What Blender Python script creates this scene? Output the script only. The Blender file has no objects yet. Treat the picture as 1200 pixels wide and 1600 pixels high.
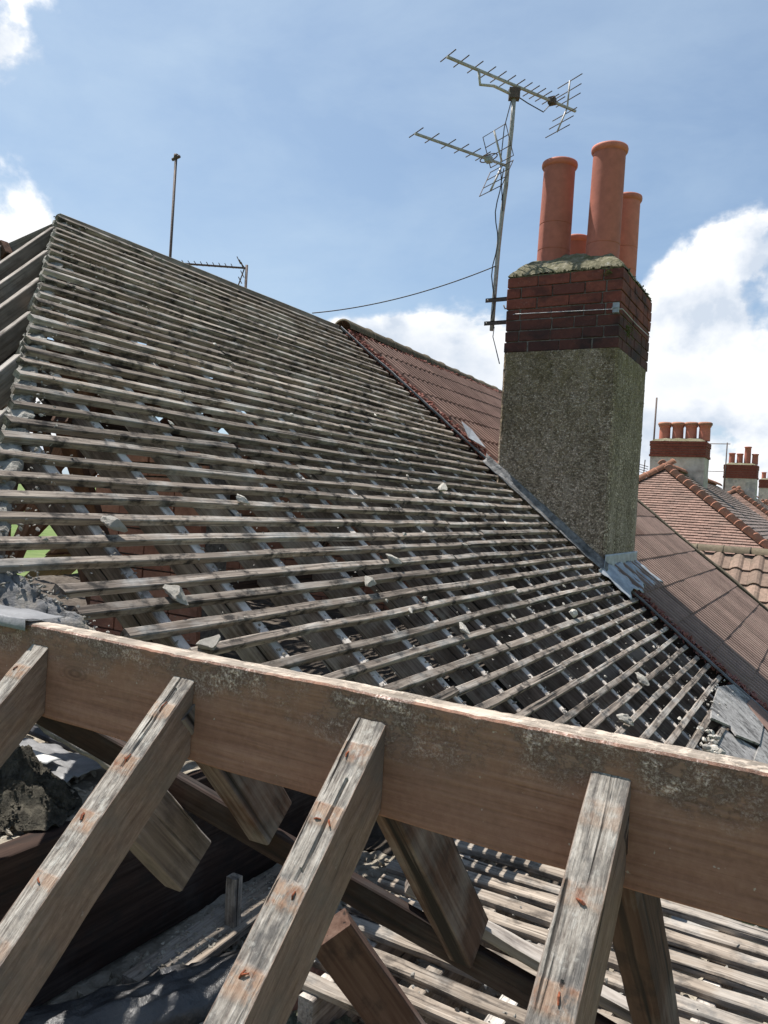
import bpy, bmesh, math, random
from mathutils import Vector, Matrix, noise
random.seed(7)
R = random.Random(11)
C = bpy.context.scene.collection
S = bpy.context.scene
V = Vector

# ------------------------------------------------------------------ camera
cam_d = bpy.data.cameras.new('camera'); cam = bpy.data.objects.new('camera', cam_d); C.objects.link(cam)
S.camera = cam
cam_d.sensor_fit = 'VERTICAL'; cam_d.sensor_height = 32.0; cam_d.lens = 32.0*1205/1600
cam_d.clip_start = 0.02; cam_d.clip_end = 3000
yaw, pit, rol = math.radians(30.15), math.radians(-0.8), math.radians(3.35)
fw = V((-math.sin(yaw)*math.cos(pit), math.cos(yaw)*math.cos(pit), math.sin(pit)))
r0 = V((math.cos(yaw), math.sin(yaw), 0)); u0 = r0.cross(fw)
rr = r0*math.cos(rol) + u0*math.sin(rol); uu = rr.cross(fw)
cam.matrix_world = Matrix(((rr.x, uu.x, -fw.x, 0), (rr.y, uu.y, -fw.y, 0), (rr.z, uu.z, -fw.z, 0), (0, 0, 0, 1)))

# ------------------------------------------------------------------ light
SUN_AZ, SUN_EL = math.radians(-84), math.radians(66)      # azimuth from +Y towards +X
sdir = V((math.sin(SUN_AZ)*math.cos(SUN_EL), math.cos(SUN_AZ)*math.cos(SUN_EL), math.sin(SUN_EL)))
sl = bpy.data.lights.new('sun', 'SUN'); sl.energy = 4.2; sl.angle = math.radians(0.5); sl.color = (1.0, 0.955, 0.90)
sun = bpy.data.objects.new('sun', sl); C.objects.link(sun)
sun.rotation_euler = (-sdir).to_track_quat('-Z', 'Y').to_euler()
S.view_settings.view_transform = 'Standard'; S.view_settings.look = 'None'
S.view_settings.gamma = 1; S.view_settings.exposure = 0.97; S.view_settings.use_curve_mapping = False

class NT:
    """small helper to write node trees"""
    def __init__(s, nt): s.nt = nt
    def n(s, t, **k):
        o = s.nt.nodes.new(t)
        for a, b in k.items(): setattr(o, a, b)
        return o
    def l(s, a, b): s.nt.links.new(a, b)
    def put(s, sock, v):
        if hasattr(v, 'node'): s.l(v, sock)
        elif v is not None:
            if hasattr(sock.default_value, '__len__') and not hasattr(v, '__len__'): v = (v,)*len(sock.default_value)
            sock.default_value = v
    def math(s, op, a, b=None, c=None, clamp=False):
        o = s.n('ShaderNodeMath', operation=op, use_clamp=clamp)
        s.put(o.inputs[0], a)
        if b is not None: s.put(o.inputs[1], b)
        if c is not None: s.put(o.inputs[2], c)
        return o.outputs[0]
    def vm(s, op, a, b=None):
        o = s.n('ShaderNodeVectorMath', operation=op); s.put(o.inputs[0], a)
        if b is not None: s.put(o.inputs[3] if op == 'SCALE' else o.inputs[1], b)
        return o.outputs['Value'] if op in ('DOT_PRODUCT', 'LENGTH') else o.outputs[0]
    def noise(s, vec, scale, detail=6, rough=.55, dist=0, out=0):
        o = s.n('ShaderNodeTexNoise'); s.put(o.inputs['Vector'], vec)
        o.inputs['Scale'].default_value = scale; o.inputs['Detail'].default_value = detail
        o.inputs['Roughness'].default_value = rough; o.inputs['Distortion'].default_value = dist
        return o.outputs[out]
    def ramp(s, f, stops):
        o = s.n('ShaderNodeValToRGB'); s.put(o.inputs[0], f); e = o.color_ramp.elements
        while len(e) < len(stops): e.new(.5)
        for i, (p, c) in enumerate(stops):
            e[i].position = p
            e[i].color = (c, c, c, 1) if not hasattr(c, '__len__') else (*c, 1)
        return o.outputs[0]
    def mr(s, f, a, b, c=0., d=1.):
        o = s.n('ShaderNodeMapRange'); s.put(o.inputs[0], f)
        for i, v in enumerate((a, b, c, d)): s.put(o.inputs[i+1], v)
        return o.outputs[0]
    def mix(s, f, a, b, mode='MIX'):
        o = s.n('ShaderNodeMix', data_type='RGBA', blend_type=mode); s.put(o.inputs[0], f)
        for i, v in ((6, a), (7, b)):
            if not hasattr(v, 'node') and len(v) == 3: v = (*v, 1)
            s.put(o.inputs[i], v)
        return o.outputs[2]

# ------------------------------------------------------------------ sky
W = bpy.data.worlds.new('World'); S.world = W; W.use_nodes = True
W.node_tree.nodes.clear(); w = NT(W.node_tree)
sky = w.n('ShaderNodeTexSky', sky_type='NISHITA', sun_disc=False, sun_elevation=SUN_EL, sun_rotation=SUN_AZ,
          altitude=50, air_density=1.0, dust_density=1.2, ozone_density=1.6)
tc = w.n('ShaderNodeTexCoord'); D = tc.outputs['Generated']
xyz = w.n('ShaderNodeSeparateXYZ'); w.l(D, xyz.inputs[0]); el = xyz.outputs[2]
def dirv(az, e): az, e = math.radians(az), math.radians(e); return (math.sin(az)*math.cos(e), math.cos(az)*math.cos(e), math.sin(e))
st = w.vm('MULTIPLY', D, (1, 1, 1.25))
n1 = w.noise(st, 6.0, 10, .56, .12)
n2 = w.noise(w.vm('ADD', st, (-.030, .018, .050)), 6.0, 6, .56, .12)
big = w.noise(st, 2.2, 3, .5)
cov = w.math('ADD', w.mr(el, .02, .42, .10, -.10), w.math('MULTIPLY', w.math('SUBTRACT', big, .5), .55))
blobs = [(-7, 12, 8, .14), (-3, 8, 9, .11), (-24, 9, 6, .24), (-29, 11, 5, .24), (-35, 12.5, 4, .17), (-57.5, 23.5, 3.0, .24),
         (-57, 30.5, 5, .28), (-56.5, 17.4, 3.4, .40), (-4, 21.5, 4.0, .26), (-20, 6, 12, .10), (-40, 27, 14, -.26), (-19, 27, 13, -.26),
         (-46, 18, 7, -.16), (-33, 19.5, 4.5, -.20), (-12, 30, 9, -.15), (-15, 18.5, 3.0, -.14), (-10, 15.5, 4.5, .10), (-33, 17, 2.5, .05)]
for az, e, wd, g in blobs:
    d = w.vm('DOT_PRODUCT', D, dirv(az, e))
    cov = w.math('ADD', cov, w.mr(d, math.cos(math.radians(wd*1.5)), math.cos(math.radians(wd*.3)), 0, g))
dens = w.mr(w.math('ADD', n1, cov), .60, .69)
dens = w.math('MULTIPLY', dens, dens)
lit = w.mr(w.math('SUBTRACT', n1, n2), -.11, .05)
thick = w.mr(w.math('ADD', n1, cov), .66, .95)
ccol = w.mix(lit, (.56, .63, .73), (1.0, 1.0, 1.0))
ccol = w.mix(w.math('MULTIPLY', thick, .60), ccol, (.58, .64, .73))
cir = w.noise(w.vm('MULTIPLY', D, (1.0, 2.0, 3.2)), 2.6, 8, .60, .25)
cirm = w.mr(cir, .38, .82, .08, .36)
veil = w.math('MAXIMUM', w.mr(w.vm('DOT_PRODUCT', D, dirv(-66, 38)), .60, .99, 0, .26), 0)
hz = w.mr(el, 0, .40, .42, 0.08)
soft = w.math('ADD', w.math('ADD', cirm, veil), hz, clamp=True)
b1 = w.n('ShaderNodeBackground'); w.l(w.mix(1.0, sky.outputs[0], (.78, .98, 1.12), 'MULTIPLY'), b1.inputs[0]); b1.inputs[1].default_value = .058
b0 = w.n('ShaderNodeBackground'); b0.inputs[0].default_value = (.63, .77, .90, 1); b0.inputs[1].default_value = .54
b2 = w.n('ShaderNodeBackground'); w.l(ccol, b2.inputs[0]); b2.inputs[1].default_value = .61
m0 = w.n('ShaderNodeMixShader'); w.l(soft, m0.inputs[0]); w.l(b1.outputs[0], m0.inputs[1]); w.l(b0.outputs[0], m0.inputs[2])
m1 = w.n('ShaderNodeMixShader'); w.l(dens, m1.inputs[0]); w.l(m0.outputs[0], m1.inputs[1]); w.l(b2.outputs[0], m1.inputs[2])
wo = w.n('ShaderNodeOutputWorld'); w.l(m1.outputs[0], wo.inputs[0])

# ------------------------------------------------------------------ materials
def new_mat(name, rough=.85, metallic=0., spec=.3):
    m = bpy.data.materials.new(name); m.use_nodes = True; t = NT(m.node_tree)
    b = m.node_tree.nodes['Principled BSDF']; b.inputs['Roughness'].default_value = rough
    b.inputs['Metallic'].default_value = metallic; b.inputs['Specular IOR Level'].default_value = spec
    return m, t, b
def coords(t, obj=True, rnd=True):
    c = t.n('ShaderNodeTexCoord').outputs['Object'] if obj else t.n('ShaderNodeNewGeometry').outputs['Position']
    if rnd:
        oi = t.n('ShaderNodeObjectInfo'); return t.vm('ADD', c, t.vm('SCALE', (13., 7., 5.), oi.outputs['Random'])), oi.outputs['Random']
    return c, None
def bump(t, b, h, dist, strength=1.0):
    o = t.n('ShaderNodeBump'); t.put(o.inputs['Height'], h); o.inputs['Distance'].default_value = dist; o.inputs['Strength'].default_value = strength
    t.l(o.outputs[0], b.inputs['Normal'])

def wood(name, dark, mid, light, black=.5, white=.25, k=1.0, bd=.004, var=.25, lit_dust=0):
    """grain along the piece's own X; black = soot and rot, white = lime dusting"""
    m, t, b = new_mat(name, .9, spec=.15)
    P, rnd = coords(t)
    g1 = t.noise(t.vm('MULTIPLY', P, (2.2*k, 46*k, 46*k)), 1, 8, .65, .4)
    g2 = t.noise(t.vm('MULTIPLY', P, (5*k, 170*k, 170*k)), 1, 6, .6)
    bl = t.noise(P, 4.5*k, 6, .6)
    bl2 = t.noise(t.vm('MULTIPLY', P, (1, 1.6, 1.6)), 13*k, 8, .65)
    col = t.ramp(t.math('ADD', t.math('MULTIPLY', g1, .7), t.math('MULTIPLY', g2, .3)), [(.33, dark), (.50, mid), (.68, light)])
    col = t.mix(t.math('MULTIPLY', t.mr(bl2, .50, .62), black), col, (.022, .020, .019))
    col = t.mix(t.math('MULTIPLY', t.mr(t.math('ADD', bl, t.math('MULTIPLY', g2, .25)), .62, .80), white), col, (.50, .49, .46))
    col = t.mix(1.0, col, t.mr(rnd, 0, 1, 1-var, 1+var*.5), 'MULTIPLY')
    crack = t.mr(t.noise(t.vm('MULTIPLY', P, (1.1*k, 60*k, 60*k)), 1, 3, .5, .3), .30, .38)
    col = t.mix(crack, (.02, .017, .015), col)
    if lit_dust:      # top faces painted paler as if sunlit, with settled lime dusting
        sx = t.n('ShaderNodeSeparateXYZ'); t.l(t.n('ShaderNodeNewGeometry').outputs['True Normal'], sx.inputs[0])
        d_ = t.math('MULTIPLY', t.math('MULTIPLY', t.mr(sx.outputs[2], .45, .75), t.mr(bl2, .40, .66, 1, 0)), lit_dust)
        col = t.mix(d_, col, (.58, .53, .47))
    t.l(col, b.inputs['Base Color'])
    h = t.math('ADD', t.math('MULTIPLY', g1, .6), t.math('ADD', t.math('MULTIPLY', g2, .35), t.math('MULTIPLY', crack, .5)))
    bump(t, b, h, bd, .9)
    return m
M = {}
M['batten'] = wood('weathered_batten_wood', (.055, .044, .037), (.225, .184, .150), (.46, .395, .33), .9, .42, 1.0, .006, .35)
M['rafter'] = wood('sooty_rafter_wood', (.07, .056, .047), (.175, .142, .119), (.31, .262, .222), .36, .5, .8, .006, lit_dust=1.0)
M['jack'] = wood('bare_grey_rafter_wood', (.10, .080, .066), (.19, .156, .13), (.29, .245, .208), .3, .3, .7, lit_dust=.5)
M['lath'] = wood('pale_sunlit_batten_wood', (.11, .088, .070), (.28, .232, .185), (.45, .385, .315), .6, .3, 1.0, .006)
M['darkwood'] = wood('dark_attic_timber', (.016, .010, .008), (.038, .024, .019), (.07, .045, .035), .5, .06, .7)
M['redwood'] = wood('red_brown_timber', (.055, .028, .018), (.115, .058, .036), (.17, .09, .055), .4, .1, .7)

def beam_mat():
    m, t, b = new_mat('brown_ridge_timber', .85, spec=.2)
    P, _ = coords(t, rnd=False)
    s = t.n('ShaderNodeSeparateXYZ'); t.l(P, s.inputs[0])
    g1 = t.noise(t.vm('MULTIPLY', P, (2.6, 60, 64)), 1, 9, .62, .9)
    g2 = t.noise(t.vm('MULTIPLY', P, (6, 300, 240)), 1, 6, .6)
    saw = t.noise(t.vm('MULTIPLY', P, (240, 8, 8)), 1, 3, .5)
    bl = t.noise(P, 7, 8, .62); bl2 = t.noise(t.vm('MULTIPLY', P, (1, 1, 1.5)), 20, 12, .82); fine = t.noise(P, 230, 6, .8)
    col = t.ramp(t.math('ADD', t.math('MULTIPLY', g1, .42), t.math('ADD', t.math('MULTIPLY', g2, .28), t.math('MULTIPLY', t.noise(P, 85, 8, .75), .30))),
                 [(.32, (.15, .072, .047)), (.50, (.275, .142, .096)), (.68, (.375, .21, .147))])
    col = t.mix(t.mr(bl, .50, .75, 0, .45), col, (.18, .11, .08))
    # knots
    vor = t.n('ShaderNodeTexVoronoi'); t.l(t.vm('MULTIPLY', P, (3.1, 0, 7.5)), vor.inputs['Vector']); vor.inputs['Scale'].default_value = 1
    kd = vor.outputs['Distance']
    ring = t.math('MULTIPLY', t.math('SUBTRACT', 1, t.mr(kd, .04, .17)), t.mr(t.math('SINE', t.math('MULTIPLY', kd, 150)), -1, 1, .35, 1))
    col = t.mix(t.math('MULTIPLY', ring, .6), col, (.05, .025, .016))
    # lime bloom and soot along the upper third
    up = t.mr(t.math('ADD', s.outputs[2], t.math('MULTIPLY', t.math('SUBTRACT', bl, .5), .13)), -.078, -.012)
    sm = t.math('MULTIPLY', t.math('MULTIPLY', up, t.mr(bl, .40, .56)), t.mr(bl2, .46, .58))
    col = t.mix(t.math('MULTIPLY', up, t.mr(bl, .42, .60, .15, .6)), col, (.24, .16, .125))
    col = t.mix(t.math('MULTIPLY', sm, t.mr(fine, .46, .58, .0, .9)), col, (.95, .74, .65))
    sp = t.mr(t.noise(P, 150, 2, .4), .74, .78)
    col = t.mix(t.math('MULTIPLY', sp, .6), col, (.5, .44, .37))
    # paler top face
    ge = t.n('ShaderNodeNewGeometry'); nz = t.n('ShaderNodeSeparateXYZ'); t.l(ge.outputs['True Normal'], nz.inputs[0])
    top = t.mr(nz.outputs[2], .75, .95)
    tcx = t.ramp(t.noise(t.vm('MULTIPLY', P, (3, 90, 1)), 1, 8, .6), [(.3, (.27, .215, .165)), (.6, (.50, .425, .345))])
    tcx = t.mix(t.mr(bl, .55, .72, 0, .5), tcx, (.20, .17, .14))
    col = t.mix(top, col, tcx)
    t.l(col, b.inputs['Base Color'])
    h = t.math('ADD', t.math('ADD', t.math('MULTIPLY', g1, .8), t.math('MULTIPLY', g2, .35)), t.math('ADD', t.math('MULTIPLY', saw, .22), t.math('MULTIPLY', sm, .8)))
    bump(t, b, h, .0035, .9)
    return m
M['beam'] = beam_mat()

def near_mat():
    """near rafters: silvered split top with clean strips where the battens were nailed, brown sawn sides"""
    m, t, b = new_mat('near_rafter_wood', .87, spec=.18)
    P, rnd = coords(t)
    A = t.n('ShaderNodeAttribute', attribute_name='mark').outputs['Fac']
    T = t.n('ShaderNodeAttribute', attribute_name='top').outputs['Fac']
    g1 = t.noise(t.vm('MULTIPLY', P, (11, 90, 90)), 1, 9, .72, 1.1)
    g2 = t.noise(t.vm('MULTIPLY', P, (26, 330, 330)), 1, 6, .65, .5)
    bl = t.noise(P, 11, 8, .65); bl2 = t.noise(P, 38, 9, .7)
    gg = t.math('ADD', t.math('MULTIPLY', g1, .55), t.math('ADD', t.math('MULTIPLY', g2, .22), t.math('MULTIPLY', t.noise(P, 95, 8, .75), .23)))
    topc = t.ramp(gg, [(.33, (.06, .052, .044)), (.42, (.20, .17, .145)), (.52, (.45, .405, .35)), (.64, (.76, .70, .62))])
    topc = t.mix(t.mr(t.noise(t.vm('MULTIPLY', P, (.8, 1.3, 1.3)), 22, 8, .62), .50, .62, 0, .80), topc, t.mix(g1, (.045, .042, .040), (.20, .19, .18)))
    topc = t.mix(t.mr(bl2, .56, .68, 0, .7), topc, (.70, .67, .60))
    clean = t.ramp(gg, [(.34, (.22, .115, .072)), (.5, (.42, .285, .20)), (.66, (.62, .48, .37))])
    clean = t.mix(t.mr(t.noise(P, 30, 5, .6), .54, .66, 0, .75), clean, (.25, .085, .035))
    topc = t.mix(t.math('MULTIPLY', A, t.mr(t.noise(P, 55, 6, .7), .40, .54, .05, 1.)), topc, clean)
    side = t.ramp(gg, [(.34, (.11, .070, .052)), (.5, (.225, .158, .122)), (.66, (.35, .262, .21))])
    side = t.mix(t.mr(bl, .46, .66, 0, .6), side, (.155, .14, .125))
    side = t.mix(t.mr(bl2, .64, .74, 0, .5), side, (.40, .38, .35))
    col = t.mix(T, side, topc)
    crack = t.mr(t.noise(t.vm('MULTIPLY', P, (3.7, 70, 40)), 1, 3, .5, .5), .29, .36)
    col = t.mix(t.mix(T, crack, t.math('MULTIPLY', t.math('POWER', crack, 3.), .7)), (.022, .018, .015), col)
    t.l(col, b.inputs['Base Color'])
    h = t.math('ADD', t.math('MULTIPLY', g1, .8), t.math('ADD', t.math('MULTIPLY', g2, .5), t.math('MULTIPLY', crack, .6)))
    bump(t, b, h, .0045, 1.0)
    return m
M['near'] = near_mat()

def speckle(name, stops, scale, bscale, bd, rough=.95, blot=None, obj=False, rnd=False, k2=3., spec=.2):
    m, t, b = new_mat(name, rough, spec=spec)
    P, r = coords(t, obj, rnd)
    f = t.noise(P, scale, 9, .68); f2 = t.noise(P, scale/k2/3, 5, .6)
    col = t.ramp(t.math('ADD', t.math('MULTIPLY', f, .72), t.math('MULTIPLY', f2, .28)), stops)
    if blot:
        for sc, lo, hi, amt, cc in blot: col = t.mix(t.mr(t.noise(P, sc, 7, .65), lo, hi, 0, amt), col, cc)
    if r: col = t.mix(1., col, t.mr(r, 0, 1, .72, 1.15), 'MULTIPLY')
    t.l(col, b.inputs['Base Color'])
    bump(t, b, t.noise(P, bscale, 8, .7), bd, 1.)
    return m
M['mortar'] = speckle('old_lime_mortar', [(.32, (.10, .092, .08)), (.5, (.27, .255, .225)), (.68, (.45, .43, .385))], 34, 60, .012,
                      blot=[(9, .52, .68, .6, (.07, .065, .058)), (5, .62, .75, .4, (.13, .125, .07))])
M['stone'] = speckle('pale_mortar_lump', [(.32, (.36, .33, .28)), (.5, (.58, .54, .47)), (.68, (.74, .71, .64))], 40, 90, .006, obj=True, rnd=True)
M['rubble'] = speckle('dusty_rubble', [(.32, (.22, .19, .145)), (.5, (.42, .375, .30)), (.68, (.60, .55, .46))], 22, 50, .014,
                      blot=[(4, .55, .7, .4, (.10, .085, .07))])
M['brickm'] = speckle('brick_joint_mortar', [(.35, (.07, .06, .052)), (.6, (.22, .20, .18))], 40, 90, .004)
M['flaunch'] = speckle('mossy_cement', [(.32, (.07, .066, .036)), (.5, (.165, .15, .095)), (.66, (.31, .28, .215))], 26, 60, .012,
                       blot=[(7, .52, .64, .45, (.08, .09, .028)), (13, .66, .70, .8, (.55, .54, .47))])
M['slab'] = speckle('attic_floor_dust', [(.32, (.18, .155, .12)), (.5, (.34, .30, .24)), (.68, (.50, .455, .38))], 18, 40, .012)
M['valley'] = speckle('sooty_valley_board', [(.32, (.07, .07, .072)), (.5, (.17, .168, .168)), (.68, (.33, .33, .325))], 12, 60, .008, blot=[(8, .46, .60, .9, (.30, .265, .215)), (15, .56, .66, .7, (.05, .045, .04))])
M['shadeslab'] = speckle('shaded_attic_floor', [(.32, (.04, .033, .027)), (.5, (.09, .074, .06)), (.68, (.16, .135, .11))], 18, 40, .012)  # floor colour darkened to stand in for the shade inside the attic
M['grass'] = speckle('mown_grass', [(.3, (.055, .085, .02)), (.5, (.10, .15, .038)), (.7, (.16, .19, .065))], .8, 2, .02,
                     blot=[(.05, .45, .6, .5, (.15, .17, .07))])
M['moss'] = speckle('green_moss', [(.3, (.03, .045, .012)), (.6, (.10, .12, .03))], 60, 140, .006)
M['wool'] = speckle('dark_fibre_insulation', [(.3, (.03, .027, .022)), (.5, (.085, .077, .06)), (.7, (.17, .155, .12))], 45, 80, .02)
M['greenwool'] = speckle('mossy_grey_wool', [(.3, (.07, .075, .05)), (.5, (.17, .18, .125)), (.7, (.28, .28, .22))], 45, 80, .02)
M['wall'] = speckle('house_wall_render', [(.3, (.25, .235, .21)), (.6, (.38, .36, .33))], 9, 60, .004)
M['cement'] = speckle('weathered_cement_render', [(.32, (.30, .25, .20)), (.5, (.50, .43, .36)), (.68, (.68, .60, .51))], 3.2, 30, .01,
                      blot=[(1.3, .52, .6, .6, (.22, .215, .20))])
M['redmortar'] = speckle('broken_red_bedding', [(.32, (.12, .04, .03)), (.5, (.27, .105, .08)), (.68, (.38, .24, .21))], 24, 50, .02,
                         blot=[(11, .58, .68, .6, (.34, .30, .27))])
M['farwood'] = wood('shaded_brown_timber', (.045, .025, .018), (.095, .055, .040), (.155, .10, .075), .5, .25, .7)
M['board'] = wood('grey_boarding', (.12, .115, .11), (.235, .225, .215), (.33, .32, .31), .7, .4, .7)

def brick_mat(name, c1, c2, c3, soot=.6, smooth=False):
    m, t, b = new_mat(name, .88, spec=.25)
    P, r = coords(t, True, True); G, _ = coords(t, False, False)
    f = t.noise(P, 30, 8, .65)
    col = t.ramp(r, [(.0, c1), (.5, c2), (1., c3)])
    col = t.mix(t.mr(f, .4, .7, 0, .55), col, [x*.55 for x in c1])
    col = t.mix(t.mr(t.noise(P, 75, 4, .6), .62, .7, 0, .35), col, (.42, .34, .28))
    s = t.n('ShaderNodeSeparateXYZ'); t.l(G, s.inputs[0])
    blot = t.noise(t.vm('MULTIPLY', G, (2.2, 2.2, 4)), 1.6, 6, .6)
    if soot > .8: col = t.mix(t.math('MULTIPLY', t.mr(t.math('ADD', s.outputs[2], t.math('MULTIPLY', t.math('SUBTRACT', blot, .5), .5)), 1.62, 1.46), .62), col, (.028, .021, .021))
    if soot: col = t.mix(t.math('MULTIPLY', t.mr(blot, .47, .66), soot), col, (.022, .018, .018))
    t.l(col, b.inputs['Base Color']); bump(t, b, t.noise(P, 60, 8, .7), .005, 1.)
    return m
M['brick'] = brick_mat('red_chimney_brick', (.19, .055, .038), (.23, .072, .048), (.135, .046, .036), .85)
M['wallbrick'] = brick_mat('rough_common_brick', (.36, .15, .09), (.45, .23, .155), (.27, .11, .075), .35)
M['farbrick'] = speckle('distant_red_brick', [(.3, (.11, .030, .022)), (.5, (.20, .058, .038)), (.7, (.27, .10, .07))], 14, 30, .004)

def render_mat():
    m, t, b = new_mat('pebbledash', .95, spec=.25)
    P, _ = coords(t, False, False)
    v = t.n('ShaderNodeTexVoronoi'); t.l(P, v.inputs['Vector']); v.inputs['Scale'].default_value = 75
    v2 = t.n('ShaderNodeTexVoronoi', feature='DISTANCE_TO_EDGE'); t.l(P, v2.inputs['Vector']); v2.inputs['Scale'].default_value = 75
    peb = t.n('ShaderNodeSeparateColor'); t.l(v.outputs['Color'], peb.inputs[0])
    col = t.ramp(peb.outputs[0], [(.0, (.17, .148, .11)), (.45, (.40, .355, .28)), (.80, (.54, .49, .40)), (.95, (.66, .61, .52)), (1., (.80, .75, .65))])
    col = t.mix(t.math('SUBTRACT', 1, t.mr(v2.outputs['Distance'], .0, .10)), col, (.15, .135, .105))
    s = t.n('ShaderNodeSeparateXYZ'); t.l(P, s.inputs[0])
    drip = t.noise(t.vm('MULTIPLY', P, (7, 7, 1.1)), 1, 7, .62, .3)
    mz = t.mr(t.math('ADD', s.outputs[2], t.math('MULTIPLY', drip, 1.3)), .9, 2.0)
    col = t.mix(t.math('MULTIPLY', mz, t.mr(t.noise(P, 9, 7, .7), .40, .58, .2, .85)), col, t.mix(peb.outputs[1], (.10, .088, .035), (.26, .235, .12)))
    pale = t.math('MULTIPLY', t.mr(drip, .54, .70), t.mr(s.outputs[2], 1.3, .1, .15, .8))
    col = t.mix(pale, col, t.mix(peb.outputs[1], (.34, .31, .26), (.66, .61, .54)))
    col = t.mix(t.mr(t.noise(P, 16, 6, .7), .56, .70, 0, .5), col, (.15, .125, .09))
    dk = t.mr(t.noise(t.vm('MULTIPLY', P, (1, 1, .6)), 3.4, 6, .62), .46, .62, 0, .42); col = t.mix(dk, col, t.mix(peb.outputs[0], (.06, .052, .032), (.20, .18, .115)))
    col = t.mix(1., col, (1.30, 1.14, 1.06), 'MULTIPLY')
    t.l(col, b.inputs['Base Color'])
    bump(t, b, t.math('ADD', t.mr(v2.outputs['Distance'], 0, .3), t.noise(P, 40, 5, .6)), .010, 1.)
    return m
M['dash'] = render_mat()

def plain(name, base, rough=.6, metallic=0., var=.3, scale=20, spec=.4, bd=.002, obj=True, island=False, dirt=(.05, .045, .04), dirta=.5):
    m, t, b = new_mat(name, rough, metallic, spec)
    P, r = coords(t, obj, True)
    f = t.noise(P, scale, 8, .65); f2 = t.noise(P, scale*.2, 5, .6)
    col = t.mix(t.mr(f, .3, .7), [x*(1-var) for x in base], [min(1, x*(1+var)) for x in base])
    col = t.mix(t.mr(f2, .50, .70, 0, dirta), col, dirt)
    if island:
        ge = t.n('ShaderNodeNewGeometry'); col = t.mix(1., col, t.mr(ge.outputs['Random Per Island'], 0, 1, .84, 1.12), 'MULTIPLY')
    else: col = t.mix(1., col, t.mr(r, 0, 1, .80, 1.12), 'MULTIPLY')
    t.l(col, b.inputs['Base Color']); bump(t, b, f, bd, 1.)
    return m
M['terra'] = plain('terracotta', (.47, .150, .098), .72, var=.14, scale=14, dirt=(.25, .085, .055), dirta=.45, bd=.0015)
M['lead'] = plain('weathered_lead', (.36, .385, .41), .5, .1, .35, 16, bd=.004, dirt=(.10, .11, .12))
M['alu'] = plain('dull_aluminium', (.40, .375, .35), .6, .1, .35, 60, dirt=(.20, .15, .12), dirta=.6)
M['leaddark'] = plain('sooty_lead', (.17, .165, .16), .65, .0, .75, 30, bd=.012, dirt=(.04, .037, .034), dirta=.9)
M['iron'] = plain('dark_rusty_iron', (.10, .07, .058), .7, .1, .4, 60)
M['rust'] = plain('rust', (.20, .055, .022), .9, 0, .5, 200)
M['cable'] = plain('black_cable', (.03, .03, .035), .6, 0, .2, 50)
M['wire'] = plain('galvanised_wire', (.42, .41, .40), .5, .5, .2, 50)
M['plastic'] = plain('black_plastic_sheet', (.022, .025, .032), .28, 0, .4, 8, spec=.6, bd=.02, dirt=(.20, .19, .17), dirta=.75)
M['foil'] = plain('grey_felt_sheet', (.17, .17, .172), .45, 0, .3, 8, spec=.5, bd=.01)
M['lightfoil'] = plain('bright_metal_strip', (.62, .62, .60), .5, .2, .2, 20)
M['ribtile'] = plain('brown_ribbed_tile', (.25, .175, .145), .9, 0, .18, 10, bd=.002, dirt=(.27, .22, .17), dirta=.25, spec=.1)
M['ribtile_red'] = plain('red_brown_ribbed_tile', (.195, .128, .104), .9, 0, .2, 10, bd=.002, spec=.1, dirt=(.10, .06, .05), dirta=.45)
M['plaintile'] = plain('brown_plain_tile', (.235, .145, .112), .9, 0, .25, 12, bd=.004, island=True, dirt=(.13, .10, .08), dirta=.5)
M['greytile'] = plain('grey_slate', (.185, .14, .118), .8, 0, .3, 12, bd=.004, island=True)
M['hiptile'] = plain('orange_hip_tile', (.38, .170, .105), .85, 0, .22, 14, bd=.004, dirt=(.16, .10, .07), dirta=.6)
M['ridgetile'] = plain('olive_ridge_tile', (.125, .10, .065), .9, 0, .35, 14, bd=.004, dirt=(.07, .06, .035), dirta=.6)
M['pantile'] = plain('weathered_double_tile', (.225, .155, .115), .9, 0, .3, 18, bd=.005, dirt=(.10, .085, .06), dirta=.6)
M['rearfelt'] = plain('dark_underside_tile', (.16, .085, .062), .9, 0, .3, 12, bd=.004, island=True)
M['pane'] = plain('window_glass', (.03, .035, .04), .1, 0, .1, 3, spec=.7)
M['whitepaint'] = plain('white_frame_paint', (.7, .7, .68), .5, 0, .05, 5, dirta=.1)

# ------------------------------------------------------------------ mesh helpers
def tag(o, label=None, cat=None, group=None, kind=None):
    for k, v in (('label', label), ('category', cat), ('group', group), ('kind', kind)):
        if v: o[k] = v
    return o
def thing(name, label, cat, loc=(0, 0, 0), group=None):
    o = bpy.data.objects.new(name, None); C.objects.link(o); o.location = loc; o.empty_display_size = .1
    return tag(o, label, cat, group)
def root_m(p):
    m = Matrix.Identity(4)
    while p is not None:
        m = (Matrix.Translation(p.location) if p.type == 'EMPTY' else p.matrix_basis) @ m; p = p.parent
    return m
def link(name, me, mat=None, parent=None, mw=None):
    if mat is not None and not me.materials:
        for x in (mat if isinstance(mat, (list, tuple)) else [mat]): me.materials.append(x)
    o = bpy.data.objects.new(name, me); C.objects.link(o)
    if parent is not None:
        o.parent = parent; o.matrix_parent_inverse = WORLD[parent.name].inverted() if parent.name in WORLD else Matrix.Translation(parent.location).inverted()
    if mw is None: mw = Matrix.Identity(4)
    o.matrix_basis = mw; WORLD[o.name] = mw.copy()
    return o
WORLD = {}
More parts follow.
